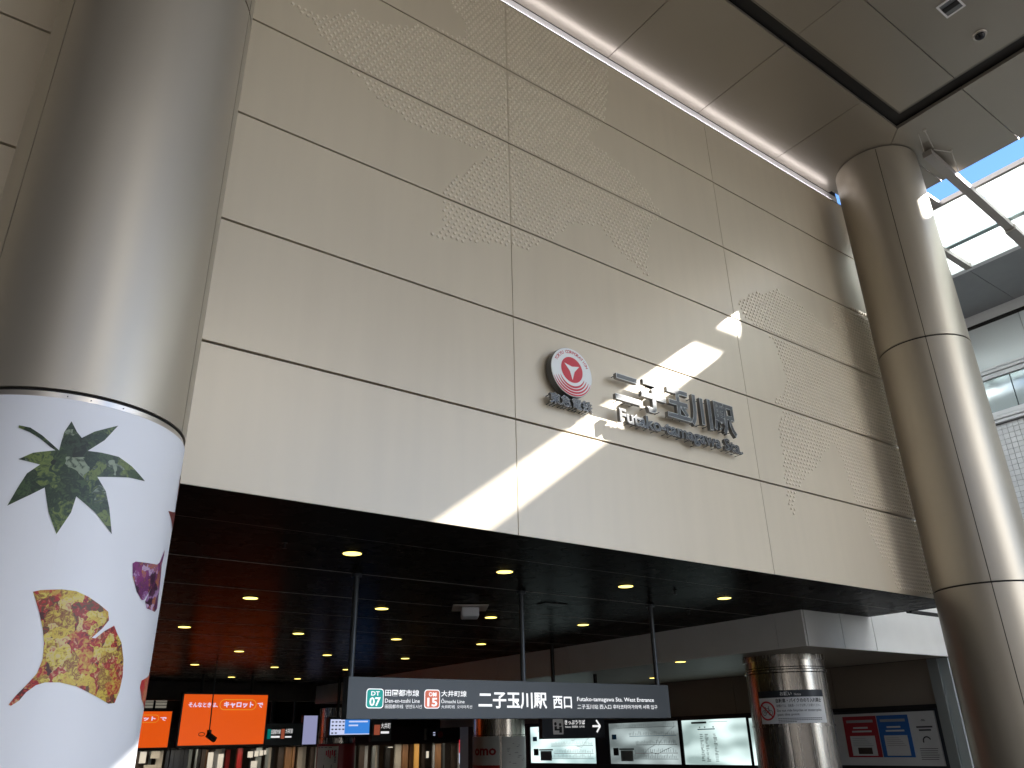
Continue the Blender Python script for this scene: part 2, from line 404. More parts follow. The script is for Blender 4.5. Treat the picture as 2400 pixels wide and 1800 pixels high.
DOT_B = [(1.4284,0.9515),(1.5139,1.0137),(1.5328,1.0114),(1.6059,1.0478),(1.6778,1.0360),(1.7502,1.0172),(1.7958,0.9920),(1.8349,1.0008),(1.8626,1.0808),(1.9562,1.1078),(2.1225,1.1140),(2.1025,0.8049),(2.0876,0.3647),(2.0684,0.3038),(1.9021,0.3048),(1.8717,0.3162),(1.8592,0.3713),(1.8239,0.3912),(1.8039,0.4510),(1.7922,0.4884),(1.7695,0.5194),(1.7541,0.5718),(1.7456,0.6210),(1.7271,0.6535),(1.6673,0.6063),(1.6383,0.5763),(1.5861,0.5430),(1.5463,0.5082),(1.5180,0.4717),(1.5108,0.4326),(1.4944,0.4503),(1.4921,0.4813),(1.4974,0.5278),(1.5065,0.5762),(1.5033,0.6477),(1.5350,0.6843),(1.5065,0.7180),(1.5533,0.7393),(1.5749,0.7917),(1.5607,0.8415),(1.5476,0.8812),(1.4837,0.9005),(1.4438,0.9209)]
def inside(p, poly):
    c = False; j = len(poly)-1
    for i in range(len(poly)):
        a, b = poly[i], poly[j]
        if (a[1] > p[1]) != (b[1] > p[1]) and p[0] < (b[0]-a[0])*(p[1]-a[1])/(b[1]-a[1])+a[0]: c = not c
        j = i
    return c
def dots(poly, label):
    sx, sz = .0114, .0099
    mb = MB(); x0 = min(p[0] for p in poly); z0 = min(p[1] for p in poly)
    j = 0; z = z0
    while z < max(p[1] for p in poly):
        x = x0 + (sx/2 if j % 2 else 0)
        while x < min(2.04, max(p[0] for p in poly)):
            if inside((x, z), poly) and all(abs(z-r) > .0052 for r in ROWS) and all(abs(x-v) > .0045 for v in VX):
                r = .0039; b = len(mb.v); n = 8
                for rr_, d in ((r, 0), (r*.60, .0024)):
                    for k in range(n):
                        t = 2*math.pi*(k+.5)/n; mb.v.append(W(x+rr_*math.cos(t), -d, z+rr_*math.sin(t)))
                for k in range(n):
                    l = (k+1) % n; mb.f.append((b+k, b+l, b+n+l, b+n+k)); mb.mi.append(0)
                mb.f.append(tuple(b+n+k for k in range(n))); mb.mi.append(0)
            x += sx
        z += sz; j += 1
    o = mb.build('embossed_dots', 'emboss', wall, smooth=True); tag(o, label=label, kind='stuff')
dots(DOT_A, 'field of small raised dots across the upper middle panels')
dots(DOT_B, 'field of small raised dots across the right panels')
# solid building body behind the facade, keeps the concourse roofed
body = thing('station_block', 'dark station block above the concourse behind the metal facade', 'building', (.5, 3, HL))
MB().box(-1.9, 2.02, .024, 3.3, .325, 1.62).build('block', 'stone_wall', body)
MB().box(-1.9, -1.2, -2.6, -.003, FLOOR, 1.53).build('added_dark_wing', 'stone_wall', body)  # unseen wing added so the left column reflects something dark

ob = thing('sky_block_building', 'unseen plain grey building added across the plaza to dim the reflected sky', 'building', (-4, -5, FLOOR))
MB().box(-9, 1.5, -6, -4.6, FLOOR, 2.0).build('wall', 'pale_stone', ob)  # unseen block behind the camera, added to dim sky reflected in the metal

# cove light between facade and ceiling
cove = thing('cove_light', 'white lit strip running between the facade top and the high ceiling', 'light strip', (.5, .006, 1.504))
MB().box(-1.9, 2.04, .0092, .0099, 1.5025, 1.5335).build('reflector', 'trim_white', cove)
MB().box(-1.9, 1.99, .0010, .0060, 1.4996, 1.5010).build('lamp_strip', 'cove_light', cove)

# ------------------------------------------------------------------ high ceiling
ceil = thing('high_ceiling', 'high champagne metal panel ceiling with a dark recessed slot', 'ceiling', (.5, -.8, HC))
T = .010
def cpanel(pts):
    mb = MB(); lo = [(x, y, HC) for x, y in pts]; hi = [(x, y, HC+T) for x, y in pts]; n = len(pts)
    mb.poly(lo); mb.poly(list(reversed(hi)))
    for i in range(n): mb.poly([lo[i], hi[i], hi[(i+1) % n], lo[(i+1) % n]])
    bmo = mb.build('ceiling_panel', 'ceiling_metal', ceil)
    return bmo
G = .0010
cx = [1.0705-.3287*k for k in range(9, -1, -1)]+[1.3993, 1.7281]
xs = cx
YF = -1.9           # front edge of the roof
SY1, SY2 = -.2702, -.3053
SX1, SX2 = 1.9074, 1.8553
for a, b in zip(xs[:-1], xs[1:]): cpanel([(a+G, SY1), (b-G, SY1), (b-G, .008), (a+G, .008)])
cpanel([(1.7281+G, SY1), (1.9060, SY1), (2.00-G, -.1772), (2.00-G, .008), (1.7281+G, .008)])
cpanel([(1.9545, -.2245), (XE, -.2245), (XE, -.001), (2.00+G, -.001), (2.00+G, -.1792)])
cpanel([(SX1, -.45+G), (XE, -.45+G), (XE, -.2265), (1.9525, -.2265), (SX1, -.2710)])
yy = [-.2255-.2245*k for k in range(1, 10)]
for a, b in zip(yy[:-1], yy[1:]): cpanel([(SX1, b+G), (XE, b+G), (XE, a-G), (SX1, a-G)])
inx = [-2.5, -1.8885, -1.2311, -.5737, .0837, .7411, 1.3985, SX2]
iny = [SY2, -.457, -.6815, -.906, -1.1305, -1.355, -1.575, -1.8, -2.025, -2.25]
for a, b in zip(inx[:-1], inx[1:]):
    for c, d in zip(iny[:-1], iny[1:]):
        cpanel([(a+(G if a > -2.4 else 0), d+G), (b-(.0003 if b < 1.5 else 0), d+G), (b-(.0003 if b < 1.5 else 0), c-(G if c != SY2 else 0)), (a+(G if a > -2.4 else 0), c-(G if c != SY2 else 0))])
sm = MB(); sm.box(-2.5, SX1, SY2, SY1, HC+.016, HC+.02); sm.box(SX2, SX1, -2.25, SY2, HC+.016, HC+.02)
sm.build('slot_back', 'slot_dark', ceil)
sm = MB(); sm.box(-2.5, SX2-.003, SY2-.0032, SY2-.0020, HC-.0006, HC+.001); sm.box(SX2-.0045, SX2-.0033, -2.25, SY2-.0032, HC-.0006, HC+.001)
sm.build('slot_trim', 'joint_dark', ceil)
MB().box(-2.5, XE-.06, -2.25, .004, HC+.02, HC+.045).build('roof_deck', 'joint_dark', ceil)
MB().box(XE-.0605, XE-.016, -2.25, -.002, HC+.0105, HC+.0118).build('sun_leak_cover', 'joint_dark', ceil)  # thin cover added to stop sun leaking through the panel joints

lampt = thing('ceiling_spotlight', 'small square recessed spotlight in the high ceiling', 'spotlight', (1.62, -.563, HC))
fm = MB(); x0, x1, y0, y1 = 1.597, 1.648, -.586, -.542
for bx_ in ((x0, x1, y0, y0+.004), (x0, x1, y1-.004, y1), (x0, x0+.004, y0+.004, y1-.004), (x1-.004, x1, y0+.004, y1-.004)):
    fm.box(bx_[0], bx_[1], bx_[2], bx_[3], HC-.003, HC-.0004)
fm.build('frame', 'trim_white', lampt)
MB().box(x0+.004, x1-.004, y0+.004, y1-.004, HC-.0012, HC-.0006).build('reflector', 'letter_edge', lampt)
MB().box(x0+.018, x1-.018, y0+.004, y1-.004, HC-.0026, HC-.0014).build('lamp', 'joint_dark', lampt)
camt = thing('ceiling_camera', 'round black dome camera in a pale ring on the high ceiling', 'camera', (1.763, -.563, HC))
cm = MB(); cm.cyl((1.763, -.563, HC-.004), (1.763, -.563, HC-.0004), .0150, .0165, 32); cm.build('housing', 'trim_metal', camt, smooth=True)
cm = MB()
for k in range(5):
    a0, a1 = k*18, (k+1)*18
    cm.cyl((1.763, -.563, HC-.0042-.009*math.sin(rad(a0))), (1.763, -.563, HC-.0042-.009*math.sin(rad(a1))), .0115*math.cos(rad(a0)), max(.0002, .0115*math.cos(rad(a1))), 28, caps=False)
cm.build('dome', 'black_gloss', camt, smooth=True)

# ------------------------------------------------------------------ round columns
CR = .113
def column_shaft(root, cx_, cy_, spans, material='column_metal', seams=(-60, 60, 180), r=CR):
    MB().cyl((cx_, cy_, FLOOR), (cx_, cy_, spans[-1][1]-.001), r-.003, n=72).build('core', 'joint_dark', root, smooth=True)
    for z0, z1 in spans:
        for k in range(3):
            a0 = seams[k]; a1 = seams[(k+1) % 3]; a1 = a1 if a1 > a0 else a1+360
            g = .45
            MB().arcshell(cx_, cy_, a0+g, a1-g, r-.0025, r, z0, z1, 48).build('column_panel', material, root, smooth=True)
LX, LY = .0849, -.1141
colL = thing('round_column', 'metal clad round column with a white leaf print wrap, left of the entrance', 'column', (LX, LY, FLOOR), 'round metal columns')
column_shaft(colL, LX, LY, [(.3035, .918), (.9225, HC-.001)])
MB().arcshell(LX, LY, 0, 360, CR-.006, CR-.0015, .294, .3005, 96).build('ring', 'trim_metal', colL, smooth=True)
wr = MB().arcshell(LX, LY, 0, 360, CR-.003, CR+.0005, FLOOR, .2945, 128).build('wrap', 'wrap_white', colL, smooth=True)
rv = MB()
for a in (-9, 1, 16):
    q = on_cyl(LX, LY, CR-.0015)(a, .2975, 0); q2 = on_cyl(LX, LY, CR-.0015)(a, .2975, .001)
    rv.cyl(q, q2, .0005, n=8)
rv.build('rivets', 'joint_dark', colL)
LEAVES = {
'maple':[(-25.5,0.2650),(-20.7,0.2634),(-15.3,0.2570),(-10.3,0.2492),(-7.5,0.2449),(-7.4,0.2523),(-7.1,0.2626),(-5.2,0.2736),(-2.1,0.2644),(0.3,0.2596),(5.1,0.2679),(14.7,0.2788),(9.9,0.2616),(3.8,0.2485),(9.9,0.2494),(17.7,0.2493),(25.0,0.2439),(33.9,0.2341),(24.3,0.2326),(10.0,0.2263),(14.9,0.2149),(17.9,0.2007),(21.4,0.1777),(12.1,0.1941),(3.1,0.2056),(2.4,0.1908),(-1.4,0.1706),(-6.2,0.1886),(-9.7,0.2100),(-14.4,0.2027),(-22.2,0.1918),(-19.7,0.2093),(-17.7,0.2213),(-13.5,0.2301),(-22.3,0.2336),(-17.3,0.2403),(-8.9,0.2445),(-11.0,0.2468),(-15.9,0.2539),(-20.7,0.2593),(-25.4,0.2627)],
'ginkgo':[(-5.3,0.1214),(-2.8,0.1231),(5.1,0.1251),(10.8,0.1248),(16.2,0.1214),(22.1,0.1158),(26.7,0.1108),(27.8,0.1040),(25.3,0.0966),(21.2,0.0880),(22.9,0.0879),(26.7,0.0948),(31.0,0.1001),(33.3,0.0942),(36.8,0.0868),(39.8,0.0734),(41.2,0.0597),(40.7,0.0461),(38.9,0.0373),(35.4,0.0365),(26.7,0.0430),(18.6,0.0490),(11.6,0.0516),(6.2,0.0513),(3.0,0.0490),(0.1,0.0436),(-1.7,0.0374),(-4.2,0.0334),(-5.0,0.0344),(-3.0,0.0417),(0.2,0.0506),(2.5,0.0579),(3.5,0.0689),(2.7,0.0817),(1.1,0.0927),(-1.5,0.1056)],
'purple':[(35.2,0.1563),(36.8,0.1586),(54.3,0.1626),(57.3,0.1660),(61.3,0.1798),(61.9,0.1749),(60.5,0.1650),(62.1,0.1541),(63.5,0.1380),(64.5,0.1240),(61.3,0.1202),(50.8,0.1204),(48.6,0.1262),(52.2,0.1394),(47.5,0.1269),(45.5,0.1263),(41.0,0.1324),(36.6,0.1449)],
'red':[(95,0.075),(77.2,0.0680),(68.0,0.0624),(58.5,0.0580),(57.9,0.0518),(63.1,0.0422),(75.0,0.0346),(92,0.0348),(98,0.0499)],
'maroon':[(57.5,0.2174),(66.1,0.2207),(77.1,0.2272),(72,.245),(71.3,0.2639),(82,0.262),(92,.25),(95,.23),(86,.215),(77.1,0.2060),(66.5,0.2106)],
}
def fill_poly(pts, seg=3):
    """smooth-subdivide an outline and triangulate it finely enough to hug the cylinder"""
    bm = bmesh.new(); P = []
    n = len(pts)
    vs = [bm.verts.new((p[0]*.01*.197, 0, p[1])) for p in pts]
    es = [bm.edges.new((vs[i], vs[(i+1) % n])) for i in range(n)]
    bmesh.ops.triangle_fill(bm, use_beauty=True, edges=es)
    for _ in range(4):
        long = [e for e in bm.edges if e.calc_length() > .006]
        if not long: break
        bmesh.ops.subdivide_edges(bm, edges=long, cuts=1)
        bmesh.ops.triangulate(bm, faces=bm.faces)
    bm.verts.ensure_lookup_table()
    V = [(v.co.x/(.01*.197), v.co.z) for v in bm.verts]; F = [tuple(v.index for v in f.verts) for f in bm.faces]
    bm.free(); return V, F
for nm, mt_, lab in (('maple', 'leaf_green', 'dark green seven-lobed maple leaf print'), ('ginkgo', 'leaf_yellow', 'large yellow and red ginkgo leaf print'),
                     ('purple', 'leaf_purple', 'small purple ginkgo leaf print'), ('red', 'leaf_red', 'red leaf print at the column edge'),
                     ('maroon', 'leaf_maroon', 'maroon leaf print at the column edge')):
    V, F = fill_poly(LEAVES[nm]); mp_ = on_cyl(LX, LY, CR+.0005); mb = MB()
    mb.v = [W(*mp_(a, b, .0004)) for a, b in V]; mb.f = F; mb.mi = [0]*len(F)
    o = mb.build('leaf_print', mt_, wr, smooth=True); o['label'] = lab

RX, RY = 2.022, -.135
colR = thing('round_column', 'tall champagne metal clad round column at the right end of the facade', 'column', (RX, RY, FLOOR), 'round metal columns')
column_shaft(colR, RX, RY, [(FLOOR, .299), (.3030, .918), (.9225, HC-.0035)])

# ------------------------------------------------------------------ emblem and raised lettering on the facade
fs = facing_south(0)
EX, EZ, ER = .866, .610, .0485
emb = thing('round_emblem', 'round white emblem with a red circle and white three-pointed mark on the facade', 'emblem', (EX, -.01, EZ-ER))
e = MB(); e.cyl((EX, -.006, EZ), (EX, -.020, EZ), ER, n=64); e.build('drum', 'letter_face', emb, smooth=True)
e = MB(); e.cyl((EX, -.0201, EZ), (EX, -.0212, EZ), ER-.0004, ER-.0008, n=64); e.build('face', 'emblem_white', emb, smooth=True)
e = MB(); disc(e, EX, EZ+.0045, .0255, fs, .0216); e.build('red_circle', 'emblem_red', emb)
e = MB()
tips = [90+180, 330+180+90, 210+180-90+0]
def starpts(cx_, cz_, R_, r_):
    pts = []
    for k in range(3):
        a = rad(270+120*k); pts.append((cx_+R_*math.cos(a), cz_+R_*math.sin(a)))
        a = rad(270+120*k+60); pts.append((cx_+r_*math.cos(a), cz_+r_*math.sin(a)))
    return pts
e.poly([fs(a, b, .0219) for a, b in starpts(EX, EZ+.0045, .0205, .0065)]); e.build('white_mark', 'emblem_white', emb)
for k, (ra, wd) in enumerate(((.0300, .0020), (.0355, .0020), (.0410, .0019), (.0460, .0016))):
    e = MB()
    # arcs that taper towards their upper ends, set low on the disc
    n = 40
    for i in range(n):
        t0, t1 = 200+140*i/n, 200+140*(i+1)/n
        def half(t): return wd*.95*math.sin(rad((t-200)/140*180))**.6+.0001
        P_ = []
        for t, s_ in ((t0, -1), (t0, 1), (t1, 1), (t1, -1)):
            q = ra+s_*half(t); P_.append(fs(EX+q*math.cos(rad(t)), EZ+.0005+q*math.sin(rad(t)), .0216))
        e.poly(P_)
    e.build('red_ring', 'emblem_red', emb)
word = 'TOKYU CORPORATION'
for i, ch in enumerate(word):
    if ch == ' ': continue
    a = rad(152-124*i/(len(word)-1)); R_ = .0375
    vs, fsx = glyphs(ch, .012, 2); ax, bx = min(v[0] for v in vs), max(v[0] for v in vs)
    sc = .0088; e = MB(); b = 0
    for x, y in vs:
        lx, ly = (x-(ax+bx)/2)*sc, y*sc
        px = EX+(R_+ly)*math.cos(a)+lx*math.sin(a); pz = EZ+(R_+ly)*math.sin(a)-lx*math.cos(a)
        e.v.append(W(*fs(px, pz, .0216)))
    for q in fsx: e.f.append(tuple(b+k for k in q)); e.mi.append(0)
    e.build('circle_letter', 'emblem_red', emb)

def letters(root, body, x0, x1, z0, z1, dback, dfront, gap, bold, name='letter', pegs=True, latin=False):
    if latin:
        # widths from glyph advance: measure cumulative text
        xs_ = []
        full, _ = glyphs(body, bold); fx0, fx1 = min(v[0] for v in full), max(v[0] for v in full)
        fy0, fy1 = min(v[1] for v in full), max(v[1] for v in full)
        for i, ch in enumerate(body):
            if ch == ' ': continue
            pre, _ = glyphs(body[:i+1], bold); rx = max(v[0] for v in pre)
            own, _ = glyphs(ch, bold); w = max(v[0] for v in own)-min(v[0] for v in own)
            a0 = x0+(rx-w-fx0)/(fx1-fx0)*(x1-x0); a1 = x0+(rx-fx0)/(fx1-fx0)*(x1-x0)
            oy0, oy1 = min(v[1] for v in own), max(v[1] for v in own)
            b0 = z0+(oy0-fy0)/(fy1-fy0)*(z1-z0); b1 = z0+(oy1-fy0)/(fy1-fy0)*(z1-z0)
            solid_text(root, name, ch, a0, a1, b0, b1, fs, dback, dfront, 'letter_face', 'letter_edge', bold)
            pg = MB(); pg.cyl(((a0+a1)/2, -.0001, b0+(b1-b0)*.15), ((a0+a1)/2, -dback, b0+(b1-b0)*.15), .0007, n=6)
            if pegs: pg.build('peg', 'letter_face', root)
    else:
        n = len(body); cw = (x1-x0)/n
        for i, ch in enumerate(body):
            a0 = x0+i*cw+gap/2; a1 = x0+(i+1)*cw-gap/2
            vs, _ = glyphs(ch, bold)
            # fit on the em square so that flat characters keep their shape
            solid_text(root, name, ch, a0, a1, z0, z1, fs, dback, dfront, 'letter_face', 'letter_edge', bold, fit=(.02, .98, -.10, .86))
            for q in (.2, .5, .8):
                for h in (.12, .86): MB().cyl((a0+(a1-a0)*q, -.0001, z0+(z1-z0)*h), (a0+(a1-a0)*q, -dback, z0+(z1-z0)*h), .0009, n=6).build('peg', 'letter_face', root)
nm = thing('station_name_lettering', 'raised dark metal station name lettering crossed by the sun patch on the facade', 'lettering', (1.15, -.01, .53))
letters(nm, '二子玉川駅', .970, 1.322, .5765, .648, .0135, .0215, .003, .032)
letters(nm, 'Futako-tamagawa Sta.', .979, 1.334, .5315, .5665, .0135, .0205, .0, .026, latin=True)
op = thing('operator_lettering', 'small raised dark metal characters below the round emblem', 'lettering', (.86, -.01, .54))
letters(op, '東急電鉄', .814, .914, .540, .5615, .0120, .0180, .001, .018)

# ------------------------------------------------------------------ glass canopy beyond the ceiling edge
can = thing('glass_canopy', 'bright frosted glass canopy between the station ceiling and the neighbouring building', 'canopy', (2.6, 0, HC))
ybars = [-.03-.225*k for k in range(10, 0, -1)]+[-.03, .195, .42, .645, .87]
xg = [2.372, 2.640, 2.815]
for a, b in zip(xg[:-1], xg[1:]):
    for c, d in zip(ybars[:-1], ybars[1:]):
        MB().box(a+.001, b-.001, c+.0015, d-.0015, HC+.014, HC+.0165).build('glass_pane', 'canopy_glass', can)
MB().box(XE+.001, 2.3565, -.163, .03, HC+.002, HC+.012).build('sun_block_plate', 'beam_brown', can)  # plate added behind the column to keep a sun patch off the facade
fr = MB(); fr.box(2.357, 2.370, -2.28, .87, HC+.002, HC+.018); fr.build('edge_beam', 'beam_brown', can)
fr = MB(); fr.box(2.628, 2.652, -2.28, .87, HC+.0085, HC+.0135); fr.build('purlin', 'building_glass', can)
fr = MB(); fr.box(2.805, 2.829, -2.28, .87, HC-.004, HC+.018); fr.build('end_beam', 'building_white', can)
for k, y in enumerate(ybars):
    if abs(y+.255) < .01: continue
    MB().box(2.371, 2.804, y-.011, y+.011, HC-.010, HC+.008).build('beam', 'beam_brown', can)
hang = thing('hung_beam', 'brown rectangular beam hung on rods below the ceiling edge and crossing the canopy', 'beam', (2.06, -.27, HC-.03))
MB().bar((2.055, -.272, 1.519), (2.795, -.243, 1.489), .026, .020).build('beam_body', 'beam_brown', hang, bevel=.006)
MB().bar((2.600, -.251, 1.4905), (2.797, -.243, 1.482), .034, .022).build('beam_shoe', 'beam_brown', hang, bevel=.006)
rods = [((1.975, -.312, HC-.0005), (2.055, -.292, 1.527)), ((2.121, -.312, HC-.0005), (2.210, -.285, 1.517))]
for a, b in rods:
    MB().cyl(a, b, .0016, n=8).build('rod', 'trim_metal', hang)
    MB().cyl((a[0], a[1], HC-.004), a, .004, .004, 12).build('rod_cap', 'trim_metal', hang)
MB().cyl((1.972, -.295, 1.531), (2.050, -.268, 1.524), .0012, n=8).build('rod', 'trim_metal', hang)
MB().cyl((2.06, -.290, 1.522), (2.125, -.310, 1.531), .0012, n=8).build('rod', 'trim_metal', hang)

# ------------------------------------------------------------------ neighbouring building on the right
nb = thing('neighbour_building', 'pale building with white bands, glazing and tiled wall right of the column', 'building', (3.6, 1, FLOOR))
NX = 3.19
sj = [-2.28, -1.7, -1.1, -.80, -.47, -.245, -.02, .205, .43, .655, .88]
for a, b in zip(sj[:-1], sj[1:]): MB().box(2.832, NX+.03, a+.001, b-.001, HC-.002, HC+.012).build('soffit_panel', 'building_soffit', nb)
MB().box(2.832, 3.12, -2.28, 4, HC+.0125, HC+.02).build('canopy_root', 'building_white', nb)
MB().box(3.1205, 6, -2.28, 4, HC+.0125, HC+.22).build('upper_body', 'building_white', nb)
MB().box(2.98, 3.50, -.7685, -.7365, 2.124, 2.152).build('shadow_beam', 'beam_brown', nb)  # unseen beam added to cast the dark gap across the sun band
MB().box(3.44, 3.47, -.7660, -.7390, HC+.2205, 2.1235).build('shadow_beam_post', 'beam_brown', nb)  # unseen post, added only to carry the shadow-casting beam
MB().box(NX+.02, 6, -2.28, 4, FLOOR, HC-.003).build('body', 'grout', nb)
wbx = MB()
wbx.box(NX, NX+.02, -2.28, 4, 1.492, HC-.0025); wbx.build('fascia_band', 'building_white', nb)
MB().box(NX+.004, NX+.02, -2.28, 4, 1.478, 1.4915).build('dark_groove', 'joint_dark', nb)
px = [-2.28, -1.7, -1.1, -.80, -.455, -.235, -.015, .205, .425, .645, .865, 1.4, 2.2, 4]
for a, b in zip(px[:-1], px[1:]): MB().box(NX+.008, NX+.02, a+.001, b-.001, 1.297, 1.4775).build('pale_panel', 'building_panel', nb)
for z0, z1, d in ((1.288, 1.2960, 0), (1.2730, 1.2840, -.004), (1.2530, 1.2690, 0)):
    MB().box(NX+d, NX+.02, -2.28, 4, z0, z1).build('sill_band', 'building_white', nb)
MB().box(NX+.012, NX+.02, -2.28, 4, 1.2535, 1.2955).build('sill_back', 'grout', nb)
px2 = [-2.28, -1.7, -1.1, -.80, -.36, .08, .52, .96, 1.6, 2.6, 4]
for a, b in zip(px2[:-1], px2[1:]): MB().box(NX+.010, NX+.02, a+.002, b-.002, 1.1170, 1.2525).build('window_pane', 'building_glass', nb)
for z0, z1, d in ((1.1010, 1.1165, 0), (1.0870, 1.0985, -.003), (1.0740, 1.0850, .002)):
    MB().box(NX+d, NX+.02, -2.28, 4, z0, z1).build('lower_band', 'building_white', nb)
tw, th = .0205, .0205
tm = MB().box(0, .004, .0009, tw-.0009, .0009, th-.0009)
tme = None
for j in range(24):
    for i in range(12):
        y = -.02+i*tw; z = 1.070-(j+1)*th
        if tme is None:
            o = tm.build('tile', 'tile_white', nb); tme = o.data; base = Vector(o.location)
            off0 = W(NX+.0165, y, z)-W(0, 0, 0); o.location = base+off0
        else:
            o = bpy.data.objects.new('tile', tme); COL.objects.link(o); o.parent = nb; o.location = base+W(NX+.0165, y, z)-W(0, 0, 0)
MB().box(NX+.0165, NX+.019, -2.28, -.0215, FLOOR, 1.070).build('plain_wall', 'tile_white', nb)
MB().box(NX+.0165, NX+.019, .2275, 4, FLOOR, 1.070).build('plain_wall', 'tile_white', nb)

# ------------------------------------------------------------------ concourse ceiling
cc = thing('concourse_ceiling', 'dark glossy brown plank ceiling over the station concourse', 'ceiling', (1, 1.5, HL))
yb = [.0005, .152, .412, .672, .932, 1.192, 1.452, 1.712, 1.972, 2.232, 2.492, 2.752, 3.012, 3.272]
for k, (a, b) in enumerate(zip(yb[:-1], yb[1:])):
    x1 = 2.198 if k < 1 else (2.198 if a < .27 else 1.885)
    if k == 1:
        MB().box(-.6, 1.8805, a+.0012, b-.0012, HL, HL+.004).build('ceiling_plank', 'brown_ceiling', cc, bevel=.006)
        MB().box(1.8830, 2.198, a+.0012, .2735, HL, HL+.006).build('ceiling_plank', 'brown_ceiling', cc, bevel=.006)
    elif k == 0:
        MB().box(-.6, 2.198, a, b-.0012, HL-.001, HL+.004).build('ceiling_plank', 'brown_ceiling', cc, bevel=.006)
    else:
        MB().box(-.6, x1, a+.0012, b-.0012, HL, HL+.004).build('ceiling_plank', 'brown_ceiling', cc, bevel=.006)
MB().box(-.6, 1.885, .02, 3.272, HL+.0045, HL+.007).build('ceiling_back', 'joint_glint_back', cc)
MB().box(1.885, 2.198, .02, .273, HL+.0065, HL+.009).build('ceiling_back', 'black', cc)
for y in yb[1:-1]: MB().box(-.6, 1.8815 if y > .2 else 2.198, y-.0011, y+.0011, HL-.0006, HL+.004).build('joint_glint', 'joint_glint', cc)  # pale strips stand in for light caught on the plank edges
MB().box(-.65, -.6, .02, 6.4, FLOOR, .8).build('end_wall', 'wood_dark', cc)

# downlights
dl0 = None
spots = []
for j, y in enumerate([.2515, .772, 1.303, 1.836, 2.370, 2.93]):
    for i in range(4):
        x = .5815+.3222*i+.006*j
        spots.append((x, y, HL))
for x, y, z in spots+[(1.908, .739, HB), (2.336, 1.2734, HB)]:
    if x < .55 or (y > 2.5 and x < 1.2): continue
    i = round((x-.5815)/.3222)
    rowname = {.2515: 'front row', .772: 'second row', 1.303: 'third row', 1.836: 'fourth row', 2.37: 'fifth row', 2.93: 'last row'}.get(y)
    pos = ['leftmost', 'second from left', 'third from left', 'rightmost'][min(3, max(0, i))]
    lab = f'round warm downlight, {pos} in the {rowname} of the brown ceiling' if rowname else \
        ('round downlight under the pale beam left of the steel column' if y < 1 else 'farther round downlight under the pale beam')
    t = thing('downlight', lab, 'downlight', (x, y, z), 'downlights in the concourse ceiling')
    if dl0 is None:
        rg = MB(); rg.cyl((x, y, z-.0012), (x, y, z-.0003), .0180, .0185, 28); a_ = rg.build('bezel', 'black', t, smooth=True)
        lp = MB(); lp.cyl((x, y, z-.0017), (x, y, z-.0013), .0158, .0158, 28); b_ = lp.build('lamp', 'downlight', t)
        dl0 = (a_.data, b_.data)
    else:
        for nme, me in (('bezel', dl0[0]), ('lamp', dl0[1])):
            q = bpy.data.objects.new(nme, me); COL.objects.link(q); q.parent = t
ap = thing('ceiling_box', 'white box on a flat mounting plate under the brown ceiling', 'box', (1.09, .66, HL))
MB().bar((1.062, .610, HL-.003), (1.108, .690, HL-.003), .085, .003).build('plate', 'trim_metal', ap, bevel=.003)
MB().bar((1.070, .624, HL-.016), (1.099, .674, HL-.016), .042, .022).build('housing', 'plastic_white', ap, bevel=.03)
dvt = thing('ceiling_vent', 'small dark slot vent in the brown ceiling', 'vent', (1.24, .522, HL))
MB().box(1.205, 1.275, .505, .54, HL-.0022, HL-.0004).build('grille', 'black', dvt, bevel=.003)
for x, y, l in ((.455, .235, 'tiny dark sprinkler head near the left column'), (1.36, .235, 'tiny dark sprinkler head between the front downlights'), (1.62, .43, 'tiny dark sprinkler head right of the long sign pole')):
    s_ = thing('sprinkler', l, 'sprinkler', (x, y, HL), 'sprinklers in the brown ceiling')
    q = MB(); q.cyl((x, y, HL-.0015), (x, y, HL-.0003), .005, n=14); q.cyl((x, y, HL-.009), (x, y, HL-.0015), .0014, .0022, 8); q.cyl((x, y, HL-.010), (x, y, HL-.009), .004, n=12)
    q.build('head', 'black', s_)

# ------------------------------------------------------------------ pale beam on the right
bm_ = thing('pale_beam', 'pale grey panelled beam stepping down from the brown ceiling', 'beam', (1.9, 1, HB))
ys = [.276, .363, .798, 1.233, 1.668, 2.10, 2.54, 2.97, 3.41]
for a, b in zip(ys[:-1], ys[1:]): MB().box(1.8835, 1.890, a+.0012, b-.0012, HB, HL-.0005 if b < 3.0 else HL).build('side_panel', 'beam_panel', bm_)
xsb = [1.8912, 2.056, 2.213, 2.62, 3.0]
for a, b in zip(xsb[:-1], xsb[1:]): MB().box(a+.0012, b-.0012, .2755, .282, HB, (HL-.0005) if b < 2.1 else .62).build('front_panel', 'beam_panel', bm_)
MB().box(1.8905, 2.62, .2825, 3.4, HB+.003, HB+.012).build('core', 'joint_dark', bm_)
MB().box(1.8915, 2.60, .283, 3.4, HB+.0125, HL+.02).build('core', 'black', bm_)
MB().box(2.6205, 3.0, .2825, .30, HB+.001, .6).build('core', 'black', bm_)
yz = [.283, .62, .95, 1.28, 1.61, 1.94, 2.27, 2.6, 3.0, 3.4]
for a, b in zip(yz[:-1], yz[1:]):
    MB().box(1.891, 2.26, a+.001, b-.001, HB-.0005, HB+.0025).build('soffit_panel', 'tan_panel', bm_)
    MB().box(2.262, 2.612, a+.001, b-.001, HB-.0005, HB+.0025).build('soffit_panel', 'tan_panel', bm_)
tb = MB(); tb.box(2.2005, 2.9, .148, .153, HL-.004, HL+.004); tb.box(2.2005, 2.9, .160, .163, HL-.003, HL+.003)
tb.build('edge_rail', 'joint_dark', bm_)

